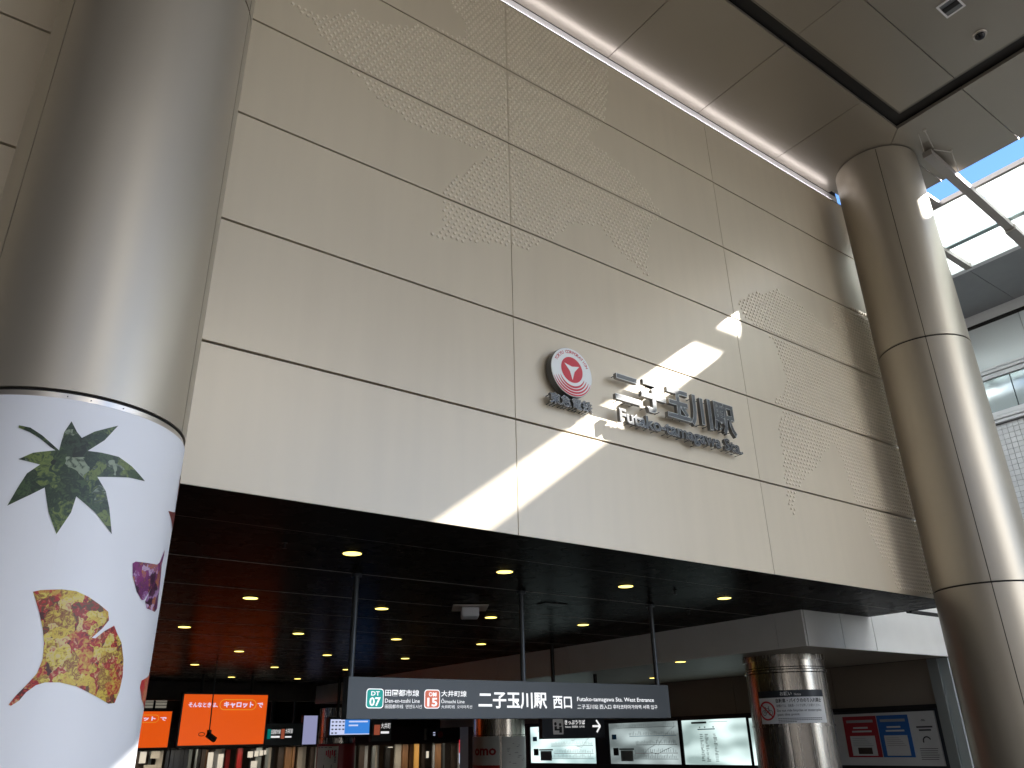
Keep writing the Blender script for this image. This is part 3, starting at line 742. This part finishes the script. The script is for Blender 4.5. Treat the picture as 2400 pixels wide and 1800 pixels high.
# ------------------------------------------------------------------ right concourse wall with map boards
RWX = 2.62
rw = thing('map_wall', 'tan panel wall with dark header on the right of the concourse', 'wall', (RWX, 1.5, FLOOR))
MB().box(RWX+.006, RWX+.03, .30, 2.955, FLOOR, .32).build('backing', 'black', rw)
yw = [.352, .70, 1.13, 1.56, 1.99, 2.42, 2.85, 3.3]
for a, b in zip(yw[:-1], yw[1:]): MB().box(RWX, RWX+.005, a+.001, b-.001, .0765, HB-.001).build('panel', 'tan_panel', rw)
MB().box(RWX-.012, RWX+.005, .352, 2.9, .0640, .0762).build('header', 'black', rw)
MB().box(RWX-.004, RWX+.005, .352, 2.9, -.212, -.1035).build('base_panel', 'black', rw)
for a, b in ((.995, 1.075), (1.42, 1.424), (1.855, 1.93), (2.44, 2.9)):
    MB().box(RWX-.006, RWX+.005, a, b, -.1033, .0638).build('mullion', 'black', rw)
MB().box(RWX+.001, RWX+.005, .352, 2.9, -.1033, .0638).build('recess', 'sign_dark', rw)
fw = facing_west(RWX-.006)
def map_board(label, y0, y1, material, kind, seed, notch=None):
    rnd = random.Random(seed); y0, y1 = min(y0, y1), max(y0, y1)
    t = thing('map_board', label, 'map board', (RWX-.003, (y0+y1)/2, -.101), 'backlit map boards')
    a0, a1 = -y1, -y0; b0, b1 = -.1005, .0605
    MB().box(RWX-.0055, RWX, y0, y1, b0, b1).build('lightbox', material, t)
    fr_ = MB()
    for q in ((y0-.004, y0, b0-.003, b1+.003), (y1, y1+.004, b0-.003, b1+.003)): fr_.box(RWX-.010, RWX, q[0], q[1], q[2], q[3])
    fr_.box(RWX-.010, RWX, y0, y1, b1, b1+.003); fr_.box(RWX-.010, RWX, y0, y1, b0-.003, b0); fr_.build('frame', 'black', t)
    p = MB()
    w = a1-a0
    mats = ['print_black', 'print_grey', 'print_blue', 'poster_red']
    if kind == 'map':
        for zz, m_, sp in ((.040, 1, .011), (.006, 2, .010), (-.028, 0, .009), (-.060, 3, .012), (-.082, 1, .010)):
            p.cur = m_; s0 = a0+w*rnd.uniform(.28, .4) if zz < .02 else a0+w*.12
            rect(p, s0, a1-w*.04, zz, zz+.0018, fw, .0006)
            p.cur = 1; x = s0
            while x < a1-w*.05:
                h = rnd.uniform(.007, .017); rect(p, x, x+.0022, zz+.004, zz+.004+h, fw, .0008); x += sp*rnd.uniform(.8, 1.2)
        for k in range(3):
            p.cur = 1; x = a0+w*rnd.uniform(.45, .8); z = rnd.uniform(-.07, .01)
            for s in range(3):
                x2 = x+rnd.uniform(.01, .05); z2 = z+rnd.uniform(-.01, .035)
                p.poly([fw(x, z, .001), fw(x2, z2, .001), fw(x2, z2+.0018, .001), fw(x, z+.0018, .001)]); x, z = x2, z2
        p.cur = 2; rect(p, a0+w*.04, a0+w*.11, -.004, .016, fw, .0008)
        p.cur = 0; rect(p, a0+w*.05, a0+w*.13, -.068, -.038, fw, .0008); rect(p, a0+w*.14, a0+w*.36, -.046, -.040, fw, .0008)
        p.cur = 1; rect(p, a0+w*.16, a0+w*.34, -.090, -.048, fw, .0007)
    else:
        p.cur = 0; rect(p, a0+w*.16, a0+w*.40, .0465, .0535, fw, .0008)
        p.cur = 1; rect(p, a0+w*.44, a0+w*.72, .0505, .0520, fw, .0008)
        p.cur = 2; rect(p, a0+w*.25, a0+w*.52, .0240, .0275, fw, .0008)
        for c in (.28, .36, .49):
            p.cur = 1; rect(p, a0+w*c, a0+w*(c+.015), .030, .036, fw, .0008)
            p.cur = 1; z = .006
            while z > -.092:
                rect(p, a0+w*(c+rnd.uniform(-.01, .0)), a0+w*(c+rnd.uniform(.02, .05)), z, z+.0022, fw, .0008); z -= rnd.uniform(.004, .008)
    p.build('print', mats, t)
map_board('bright backlit route map partly behind the ticket arrow sign', 1.939, 2.425, 'lightbox_a', 'map', 3)
map_board('dim grey route map board in the middle of the wall', 1.429, 1.847, 'lightbox_b', 'map', 8)
map_board('pale backlit board with three narrow columns of text', 1.083, 1.411, 'lightbox_c', 'list', 5)
ls = thing('light_panel', 'narrow pale lit panel beside the steel column', 'light panel', (RWX-.003, 1.02, -.101))
MB().box(RWX-.0095, RWX-.0065, 1.0, 1.070, -.1005, .0585).build('lightbox', 'lightbox_c', ls)
ps = thing('poster_board', 'grey poster board with red and blue notices right of the steel column', 'poster board', (RWX-.003, .6, -.1))
MB().box(RWX-.0055, RWX, .365, .73, -.0975, .0575).build('board', 'poster_base', ps)
def ya(az): return 1-RWX*.9977/math.tan(rad(az))     # -Y of a bearing on the wall plane
for lab, m_, a0, a1, inner in (('red notice with a boxed picture', 'poster_red', 57.25, 59.15, True), ('blue notice with a boxed list', 'poster_blue', 59.2, 60.95, False)):
    a0, a1 = ya(a0), ya(a1)
    q = MB().box(RWX-.0070, RWX-.0057, -a1, -a0, -.0735, .0495).build('notice', m_, ps); q['label'] = lab
    fp = facing_west(RWX-.0070); w = a1-a0; p = MB()
    p.cur = 0; rect(p, a0+w*.14, a0+w*.88, -.069, -.010, fp, .0005)
    for k in range(5): p.cur = 1; rect(p, a0+w*.2, a0+w*(.6+.05*k), -.018-.0055*k, -.0165-.0055*k, fp, .0009)
    if inner: p.cur = 2; rect(p, a0+w*.32, a0+w*.74, -.064, -.045, fp, .0009)
    for k in range(2): p.cur = 0; rect(p, a0+w*(.28-.05*k), a0+w*(.72+.1*k), .012-.011*k, .017-.011*k, fp, .0005)
    p.cur = 1; rect(p, a0+w*.1, a0+w*.9, .030, .038, fp, .0005)
    p.build('print', ['poster_base', 'print_grey', 'wood_dark'], q)
fp = facing_west(RWX-.0057); p = MB(); a0, a1 = ya(61.2), ya(62.3); w = a1-a0
ring(p, (a0+a1)/2, .026, .004, .0055, fp, .0006, 30, 150, 10); ring(p, (a0+a1)/2, .026, .007, .0085, fp, .0006, 30, 150, 10)
for k in range(2): rect(p, a0+w*(.1+.1*k), a0+w*(.9-.1*k), .010-.009*k, .0145-.009*k, fp, .0006)
ring(p, (a0+a1)/2, -.028, .010, .014, fp, .0006, 20, 200, 16)
for k in range(6): rect(p, a0+w*.05, a0+w*(.95-.03*(k % 3)), -.05-.006*k, -.0485-.006*k, fp, .0006)
p.build('print', 'print_black', ps)
jb = thing('door_jamb', 'grey metal door jamb beside the tall right column', 'door jamb', (RWX, .32, FLOOR))
MB().box(RWX-.012, RWX+.03, .316, .348, FLOOR, HB-.0015).build('dark_post', 'jamb_metal', jb)
MB().box(RWX-.004, RWX+.03, .2865, .3145, FLOOR, HB-.0015).build('light_post', 'jamb_light', jb)

# ------------------------------------------------------------------ steel columns in the concourse
def steel_column(x, y, label, top, rings, material='steel', name='steel_column'):
    t = thing(name, label, 'column', (x, y, FLOOR), 'columns inside the concourse'); r = .1125
    MB().cyl((x, y, FLOOR), (x, y, top), r-.003, n=64).build('core', 'joint_dark', t, smooth=True)
    zs = [FLOOR]+rings+[top-.0005]
    for a, b in zip(zs[:-1], zs[1:]):
        for s in (-60, 60, 180): MB().arcshell(x, y, s+.35, s+119.65, r-.0025, r, a+.0012, b-.0012, 40).build('column_panel', material, t, smooth=True)
    return t
C3 = (2.103, .513)
c3 = steel_column(*C3, 'brushed steel column carrying the no cycling notice', HB-.001, [.0205, .1600, .1680, .1745])
MB().arcshell(C3[0], C3[1], 0, 360, .110, .1165, .1615, .1668, 72).build('collar', 'steel', c3, smooth=True)
MB().arcshell(C3[0], C3[1], 0, 360, .110, .1175, .1935, HB-.001, 72).build('collar', 'steel', c3, smooth=True)
MB().arcshell(C3[0], C3[1], 0, 360, .1126, .1150, .0185, .0235, 72).build('strap', 'steel', c3, smooth=True)
nt_ = thing('no_cycling_notice', 'white no cycling notice with red prohibition circle wrapped on the steel column', 'notice', (C3[0]-.09, C3[1]-.07, .028))
# angle range on the column: facing direction is about -54 deg
A0, A1 = -54.3-46, -54.3+52
nm_ = on_cyl(C3[0], C3[1], .1140)
MB().arcshell(C3[0], C3[1], A0, A1, .1128, .1140, .0275, .1125, 48).build('sheet', 'print_white', nt_, smooth=True)
hd = MB().arcshell(C3[0], C3[1], A0, A1, .1141, .1146, .0945, .1125, 48).build('header', 'sign_dark', nt_, smooth=True)
def fine_text(mb, body, a0, a1, z0, z1, mp, d, bold=0): text(mb, body, a0, a1, z0, z1, mp, d, bold)
p = MB(); fine_text(p, 'お願い', -66, -50, .0985, .1085, nm_, .0012, .02); fine_text(p, 'Notice', -47, -38, .0985, .1045, nm_, .0012); p.build('header_text', 'print_white', nt_)
p = MB()
fine_text(p, '自転車・バイクののり入れ禁止', -73, -8, .0800, .0915, nm_, .0008, .02)
fine_text(p, '駅構内では、自転車・バイクを押してお通りください。', -73, -10, .0690, .0765, nm_, .0008)
fine_text(p, 'Do not ride bicycles or motorcycles', -73, -10, .0555, .0635, nm_, .0008, .005)
fine_text(p, 'past this point.', -73, -43, .0455, .0535, nm_, .0008, .005)
for k in range(3):
    for s in range(20):
        a = -73+s*3.1
        if k == 2 and s > 7: break
        rect(p, a, a+2.6, .0395-.0042*k, .0408-.0042*k, nm_, .0008)
p.build('text', 'print_black', nt_)
# prohibition circle: centre a=-86, z=.062, radius ~.0255 (in arc length)
def cmap(a_c, z_c): return lambda a, b, d: nm_(a_c+math.degrees(a/.114), z_c+b, d)
cm_ = cmap(-88.0, .0610); p = MB()
def line(mb, x0, z0, x1, z1, w, mp, d):
    dx, dz = x1-x0, z1-z0; l = math.hypot(dx, dz); nx, nz = -dz/l*w/2, dx/l*w/2
    mb.poly([mp(x0+nx, z0+nz, d), mp(x1+nx, z1+nz, d), mp(x1-nx, z1-nz, d), mp(x0-nx, z0-nz, d)])
for sx in (-1, 1): ring(p, sx*.0098, -.0050, .0058, .0070, cm_, .0008, n=24)
for a in ((-.0098, -.005, -.004, .006), (-.004, .006, .006, .006), (.006, .006, .0098, -.005), (-.004, .006, .001, -.005), (.001, -.005, .006, .006), (-.0098, -.005, .001, -.005), (.006, .006, .005, .0105), (.005, .0105, .0085, .0105), (-.004, .006, -.0055, .009), (-.0085, .009, -.003, .009)):
    line(p, *a, .0012, cm_, .0008)
p.build('bicycle_mark', 'print_black', nt_)
p = MB(); ring(p, 0, 0, .0205, .0250, cm_, .0012, n=48)
for k in range(6):
    t0, t1 = -1+2*k/6, -1+2*(k+1)/6; line(p, t0*.0150, -t0*.0150, t1*.0150, -t1*.0150, .0038, cm_, .0012)
p.build('prohibition_ring', 'emblem_red', nt_)

CD = (2.165, 2.062)
cd = steel_column(*CD, 'steel column with pale advertising panels behind the hanging sign', HB-.001, [.0235])
pd = thing('advertising_panel', 'white advertising panel with dark red letters omo on the farther steel column', 'panel', (CD[0]-.1, CD[1]-.06, -.09), 'panels on the farther column')
FD = -math.degrees(math.atan2(CD[0], CD[1]+1))    # facing the entrance
nd = on_cyl(CD[0], CD[1], .1150)
MB().arcshell(CD[0], CD[1], FD-88, FD+1, .113, .1150, -.0905, .0195, 40).build('sheet', 'poster_base', pd, smooth=True)
p = MB(); fine_text(p, 'omo', FD-62, FD-6, -.0535, -.0260, nd, .0008, .03); p.build('text', 'poster_red', pd)
MB().arcshell(CD[0], CD[1], FD-88, FD+1, .113, .1152, -.2, -.0915, 40).build('red_base', 'red_paint', pd, smooth=True)
pe = thing('advertising_panel', 'grey notice panel beside the omo panel on the farther steel column', 'panel', (CD[0]-.04, CD[1]-.11, -.09), 'panels on the farther column')
MB().arcshell(CD[0], CD[1], FD+6, FD+85, .113, .1150, -.2, .0175, 40).build('sheet', 'poster_base', pe, smooth=True)
p = MB()
for k in range(14):
    a = FD+14+random.random()*48; rect(p, a, a+random.uniform(3, 11), -.012-.0058*k, -.009-.0058*k, nd, .0008)
p.build('text', 'print_grey', pe)
CE = (2.25, 3.9)
ce = steel_column(*CE, 'far red column below the small blue screen', HB, [.0075, .042], name='red_column')
MB().arcshell(CE[0], CE[1], 0, 360, .1127, .1140, FLOOR, .0065, 64).build('red_sleeve', 'red_paint', ce, smooth=True)
FE = -math.degrees(math.atan2(CE[0], CE[1]+1))
po = thing('poster', 'cream poster with red writing on the far red column', 'poster', (CE[0]-.1, CE[1]-.1, -.13))
ne = on_cyl(CE[0], CE[1], .1150)
MB().arcshell(CE[0], CE[1], FE-68, FE+7, .1142, .1150, -.16, -.006, 32).build('sheet', 'paper', po, smooth=True)
p = MB()
for k in range(5): rect(p, FE-30+k*6, FE-26+k*6, -.055-.008*(k % 3), -.03+.004*(k % 2), ne, .0008)
rect(p, FE-34, FE-2, -.075, -.072, ne, .0008); p.build('writing', 'emblem_red', po)
p = MB()
for k in range(4): rect(p, FE-64+k*14, FE-54+k*14, -.013, -.010, ne, .0008)
for k in range(9): rect(p, FE-4, FE+2, -.03-.008*k, -.026-.008*k, ne, .0008)
rect(p, FE-36, FE-10, -.13, -.105, ne, .0008); p.build('text', 'print_black', po)

# ------------------------------------------------------------------ hanging signs
SY = .402
hs = thing('hanging_sign', 'long dark grey hanging station sign with line numbers and white writing', 'sign', (1.07, SY+.012, .041))
MB().box(.6595, 1.4865, SY, SY+.022, .0412, .1130).build('board', 'sign_grey', hs, bevel=.006)
for x in (.6685, 1.0635, 1.462):
    MB().cyl((x, SY+.011, .113), (x, SY+.011, HL-.001), .0058, n=16).build('pole', 'pole_dark', hs, smooth=True)
    MB().cyl((x, SY+.011, HL-.006), (x, SY+.011, HL-.0005), .0105, n=18).build('pole_flange', 'pole_dark', hs, smooth=True)
sp = facing_south(SY)
for a0, a1, m_, top, num in ((.6962, .7316, 'line_green', 'DT', '07'), (.8180, .8528, 'line_orange', 'OM', '15')):
    p = MB(); rrect(p, a0, a1, .0594, .0932, .006, sp, .0006); bg_ = p.build('badge', 'lit_white', hs)
    p = MB(); rrect(p, a0+.0016, a1-.0016, .0610, .0916, .0048, sp, .0009); p.build('badge_field', m_, bg_)
    p = MB(); text(p, top, a0+.0095, a1-.0085, .0810, .0885, sp, .0012, .02); text(p, num, a0+.0065, a1-.0060, .0630, .0785, sp, .0012, .03); p.build('badge_text', 'lit_white', bg_)
words(hs, 'writing', [
    ('田園都市線', .7345, .8065, .0806, .0921, .012),
    ('Den-en-toshi Line', .7348, .8082, .0692, .0762, .004),
    ('田园都市线  덴엔도시선', .7352, .8130, .0594, .0662, 0),
    ('大井町線', .8556, .9140, .0809, .0919, .012),
    ('Ōimachi Line', .8558, .9092, .0692, .0772, .004),
    ('大井町线  오이마치선', .8560, .9270, .0596, .0658, 0),
    ('二子玉川駅', .9423, 1.1160, .0594, .0912, .025),
    ('西口', 1.1324, 1.1842, .0602, .0851, .02),
    ('Futako-tamagawa Sta. West Entrance', 1.1996, 1.4340, .0728, .0840, .006),
    ('二子玉川站 西入口 후타코타마가와역 서쪽 입구', 1.1996, 1.4435, .0597, .0690, .003)], sp, 'lit_white')


TY = 1.2
ts = thing('ticket_sign', 'dark ticket office sign with white pictogram and arrow before the maps', 'sign', (1.86, TY, .003))
MB().box(1.7285, 2.0, TY, TY+.02, .0030, .0690).build('board', 'sign_dark', ts, bevel=.005)
for x in (1.79, 1.98):
    MB().cyl((x, TY+.01, .069), (x, TY+.01, (HL if x < 1.85 else HB)-.001), .0065, n=12).build('pole', 'black', ts, smooth=True)
tp = facing_south(TY)
p = MB(); rrect(p, 1.7724, 1.8166, .0160, .0625, .003, tp, .0006); pg_ = p.build('pictogram', 'print_white', ts)
p = MB(); disc(p, 1.783, .048, .0055, tp, .0009, 16); disc(p, 1.803, .0455, .0050, tp, .0009, 16); rect(p, 1.7785, 1.789, .028, .041, tp, .0009); rect(p, 1.7985, 1.810, .021, .039, tp, .0009); rect(p, 1.786, 1.799, .028, .033, tp, .0009); p.build('figures', 'print_black', pg_)
p = MB(); text(p, 'きっぷうりば', 1.8235, 1.9125, .0455, .0600, tp, .0006, .02); text(p, 'Tickets  售票处  승차권', 1.8235, 1.9090, .0355, .0422, tp, .0006)
p.build('writing', 'lit_white', ts); p = MB()
rect(p, 1.9450, 1.976, .0365, .0430, tp, .0006)
for s in (-1, 1): line(p, 1.9800, .0398, 1.9630, .0398+s*.0190, .0065, tp, .0008)
p.build('arrow', 'lit_white', ts)

# ------------------------------------------------------------------ screens and things deep in the concourse
def at(az, el, y):
    d = (1+y)/math.cos(rad(az)); return ((1+y)*math.tan(rad(az)), math.tan(rad(el))*d)
def screen(label, y, az0, az1, el0, el1, material, frame=.008, name='display_screen', cat='screen', group=None, depth=.03, poles=True):
    x0, x1 = at(az0, 0, y)[0], at(az1, 0, y)[0]; zm = (az0+az1)/2
    z0, z1 = at(zm, el0, y)[1], at(zm, el1, y)[1]
    t = thing(name, label, cat, ((x0+x1)/2, y, z0), group)
    MB().box(x0-frame, x1+frame, y, y+depth, z0-frame, z1+frame).build('casing', 'black', t, bevel=.01)
    MB().box(x0, x1, y-.0015, y-.0002, z0, z1).build('display', material, t)
    if poles:
        for q in (.2, .8): MB().cyl((x0+(x1-x0)*q, y+.015, z1+frame), (x0+(x1-x0)*q, y+.015, HL-.001), .007, n=10).build('pole', 'black', t)
    return t, x0, x1, z0, z1
t, x0, x1, z0, z1 = screen('large orange advertising screen hanging in the concourse', 2.8, 15.03, 20.1, .17, 3.09, 'screen_orange', group='orange advertising screens')
mpv = facing_south(2.7985); w, h = x1-x0, z1-z0
def orange_ad(t, X0, X1, z0, z1, mpv):
    w, h = X1-X0, z1-z0
    p = MB(); text(p, 'そんなときは、', X0+w*.06, X0+w*.40, z0+h*.74, z0+h*.84, mpv, .0006, .03)
    text(p, 'キャロット', X0+w*.47, X0+w*.83, z0+h*.735, z0+h*.86, mpv, .0006, .04)
    text(p, 'で', X0+w*.88, X0+w*.95, z0+h*.74, z0+h*.84, mpv, .0006, .03); p.build('writing', 'screen_text', t)
    p = MB(); a0, a1, b0, b1 = X0+w*.42, X0+w*.865, z0+h*.69, z0+h*.905; r = (b1-b0)/2; th_ = .0022
    ring(p, a0+r, b0+r, r-th_, r, mpv, .0006, 90, 270, 16); ring(p, a1-r, b0+r, r-th_, r, mpv, .0006, -90, 90, 16)
    rect(p, a0+r, a1-r, b0, b0+th_, mpv, .0006); rect(p, a0+r, a1-r, b1-th_, b1, mpv, .0006); p.build('oval_outline', 'screen_yellow', t)
orange_ad(t, x0, x1, z0, z1, mpv)
t, x0, x1, z0, z1 = screen('smaller orange advertising screen partly hidden by the left column', 4.6, 9.1, 14.45, .1, 2.15, 'screen_orange', group='orange advertising screens')
orange_ad(t, x0, x1, z0, z1, facing_south(4.5985))
t, x0, x1, z0, z1 = screen('small blue and white information screen above the far red column', 2.9, 24.2, 26.72, .60, 1.52, 'screen_blue', .010)
q = facing_south(2.8985); p = MB(); w, h = x1-x0, z1-z0; rect(p, x0, x0+w*.36, z0, z1, q, .0005); rect(p, x0+w*.36, x1, z0, z0+h*.06, q, .0005)
for k in range(2): rect(p, x0+w*.46, x0+w*(.95-.25*k), z1-h*(.2+.25*k), z1-h*(.1+.25*k), q, .0005)
p.build('print', 'screen_white', t)
p = MB()
for k in range(14): a = x0+w*(.03+.09*(k % 4)); b = z1-h*(.12+.24*(k//4)); rect(p, a, a+w*.05, b-h*.09, b, q, .0010)
p.build('small_print', 'print_grey', t)
t, x0, x1, z0, z1 = screen('narrow pale violet screen beside the line sign', 3.44, 22.5, 23.36, .08, 1.78, 'screen_purple', .004, poles=False)
def line_sign(label, y, az0, az1, el0, el1, cols):
    t, x0, x1, z0, z1 = screen(label, y, az0, az1, el0, el1, 'sign_grey', .004, 'line_sign', 'sign', 'far line signs')
    q = facing_south(y-.0015); w, h = x1-x0, z1-z0
    for m_, a, b in cols:
        p = MB(); rrect(p, x0+w*a, x0+w*b, z0+h*.28, z0+h*.74, .002, q, .0006, 3); bd = p.build('badge', m_, t)
    return t, x0, x1, z0, z1, q
t, x0, x1, z0, z1, q = line_sign('grey line sign with small green and orange badges beside the orange screen', 3.44, 20.05, 22.4, .09, 1.34, (('line_green', .10, .19), ('line_orange', .46, .55)))
w, h = x1-x0, z1-z0; p = MB(); text(p, '田園都市線', x0+w*.20, x0+w*.44, z0+h*.5, z0+h*.72, q, .0006); text(p, '大井町線', x0+w*.57, x0+w*.76, z0+h*.52, z0+h*.76, q, .0006); rect(p, x0+w*.2, x0+w*.43, z0+h*.33, z0+h*.42, q, .0006); rect(p, x0+w*.57, x0+w*.74, z0+h*.33, z0+h*.40, q, .0006); p.build('writing', 'lit_white', t)
t, x0, x1, z0, z1, q = line_sign('grey line sign with an orange badge right of the blue screen', 3.44, 26.9, 28.15, .17, 1.5, (('line_orange', .10, .40),))
w, h = x1-x0, z1-z0; p = MB(); text(p, '大井町', x0+w*.45, x0+w*.95, z0+h*.56, z0+h*.82, q, .0006); rect(p, x0+w*.45, x0+w*.88, z0+h*.34, z0+h*.44, q, .0006); p.build('writing', 'lit_white', t)
# camera on a rod
RY_ = 2.17; rx, rz = at(16.78, .62, RY_)
sc_ = thing('rod_camera', 'black security camera on a thin rod before the orange screen', 'camera', (rx, RY_, rz-.02))
MB().cyl((rx, RY_, rz+.02), (rx-.004, RY_, HL-.0005), .0022, n=10).build('rod', 'pole_dark', sc_)
MB().bar((rx-.010, RY_-.015, rz+.009), (rx+.022, RY_-.008, rz-.010), .016, .018).build('housing', 'black_gloss', sc_, bevel=.02)
MB().cyl((rx, RY_, rz+.006), (rx, RY_, rz+.024), .008, n=12).build('mount', 'black', sc_)
cbm = MB(); prev = None
for k in range(13):
    a = rad(30*k); q = (rx-.026+.011*math.cos(a), RY_, rz+.010+.006*math.sin(a))
    if prev: cbm.cyl(prev, q, .0013, n=6)
    prev = q
cbm.build('cable', 'black', sc_)

# far end: dark glazed wall, header beam, shop fronts
fe = thing('far_wall', 'dark glazed wall with pale glowing louvres at the far end of the concourse', 'wall', (1.5, 6.2, FLOOR))
MB().box(-.6, 4.7, 6.22, 6.26, FLOOR, .95).build('wall', 'wood_dark', fe)
for k in range(9): MB().box(.4+.33*k, .42+.33*k, 6.19, 6.219, .10, .95).build('mullion', 'black', fe)
xa, xb = at(12.2, 0, 6.15)[0], at(14.05, 0, 6.15)[0]
for k in range(9): MB().box(xa, xb, 6.14, 6.16, .30+.023*k, .317+.023*k).build('louvre', 'louver_glow', fe)
MB().box(-.6, 4.7, 3.42, 3.46, HB+.013, .95).build('ceiling_drop', 'wood_dark', fe)
MB().box(-.6, 4.7, 3.0, 6.26, .95, .97).build('roof', 'black', fe)
MB().box(4.7, 4.74, 3.0, 6.26, FLOOR, .95).build('side_wall', 'wood_dark', fe)
MB().box(2.6205, 4.7, 2.96, 3.0, FLOOR, .95).build('return_wall', 'wood_dark', fe)
SHY = 5.2
sf = thing('shop_front', 'row of dim shop fronts with shelves below the hanging screens', 'shop', (2, SHY, FLOOR))
ztop = at(20, .02, SHY)[1]
MB().box(1.1, 4.4, SHY+.30, SHY+.34, FLOOR, .16).build('back_wall', 'wood_dark', sf)
MB().box(1.1, 4.4, SHY-.14, SHY+.30, ztop, ztop+.05).build('header', 'black', sf)
MB().box(1.1, 4.4, SHY-.12, SHY-.08, ztop-.0022, ztop-.0005).build('shop_lamp', 'shop_lamp', sf)
MB().box(1.1, 4.4, SHY-.140, SHY-.130, ztop-.008, ztop-.0005).build('fascia', 'black', sf)
MB().box(1.1, 4.4, SHY-.15, SHY-.141, ztop+.02, ztop+.115).build('sign_board', 'black', sf)
rnd = random.Random(21); az = 12.2
pal = ['shop_pale', 'wood_dark', 'wood_brown', 'print_grey', 'black', 'wood_brown', 'wood_dark', 'jamb_metal', 'black']
while az < 33:
    wdt = rnd.uniform(.10, .42); x0, x1 = at(az, 0, SHY)[0], at(az+wdt, 0, SHY)[0]
    m_ = rnd.choice(pal)
    if 14.4 < az < 15.8: m_ = 'sign_dark'
    if 18.25 < az < 19.0: m_ = 'red_paint'
    if 21.4 < az < 22.6 or 29.2 < az < 30.0: m_ = rnd.choice(['wood_brown', 'shop_warm'])
    dep = rnd.uniform(0, .2)
    MB().box(x0+.002, x1-.002, SHY+dep, SHY+dep+.02, FLOOR, ztop-.001-rnd.random()*.02).build('shop_panel', m_, sf)
    az += wdt
for az, el0, el1, wd in ((13.0, -.75, -.12, .35), (13.6, -.5, -.1, .5), (13.3, -1.1, -.85, .7), (19.25, -.6, -.25, .3), (19.65, -.55, -.22, .22), (19.95, -.5, -.2, .2), (20.22, -.45, -.2, .12), (19.5, -1.2, -.8, .35), (16.9, -1.2, -.25, .3), (17.5, -1.2, -.35, .3), (28.0, -.23, -.18, .3), (30.5, -.9, -.5, .14)):
    x0, x1 = at(az, 0, SHY-.01)[0], at(az+wd, 0, SHY-.01)[0]
    MB().box(x0, x1, SHY-.012, SHY-.002, at(az, el0, SHY)[1], at(az, el1, SHY)[1]).build('lit_shelf', 'shop_light' if wd < .5 else 'shop_pale', sf)
rs = thing('red_shop_sign', 'red and white lit shop sign beside the omo column', 'sign', (at(33.1, 0, 4.2)[0], 4.2, -.14))
x0, x1 = at(32.78, 0, 4.2)[0], at(33.9, 0, 4.2)[0]
MB().box(x0, x1, 4.2, 4.23, -.069, .0145).build('red_panel', 'led_red', rs); MB().box(x0, x1, 4.2, 4.23, -.137, -.0695).build('white_panel', 'screen_white', rs)
p = MB(); q = facing_south(4.2); text(p, 'Ok', x0+.03, x0+.075, -.022, .002, q, .001, .02); text(p, 'Tok', x0+.016, x0+.075, -.06, -.043, q, .001, .02); p.build('writing', 'print_white', rs)
lc = thing('led_clock', 'small dark indicator with a red glow under the hanging sign', 'indicator', (at(31.2, 0, 3.9)[0], 3.9, .02))
x0, x1 = at(30.9, 0, 3.9)[0], at(31.6, 0, 3.9)[0]
MB().box(x0-.05, x1+.02, 3.9, 3.93, .018, .085).build('case', 'black', lc)
p = MB(); disc(p, (x0+x1)/2+.015, .048, .022, facing_south(3.9), .001, 20); p.build('red_dial', 'red_paint', lc)
p = MB(); rect(p, x0, x0+.016, .058, .063, facing_south(3.9), .002); rect(p, x0, x0+.016, .044, .049, facing_south(3.9), .002); p.build('digits', 'screen_white', lc)

for o in list(bpy.data.objects):
    if o.type == 'MESH' and o.parent and o.name.split('.')[0] in ('print', 'small_print', 'text', 'header_text', 'rivets', 'figures', 'bicycle_mark'):
        o['kind'] = 'stuff'
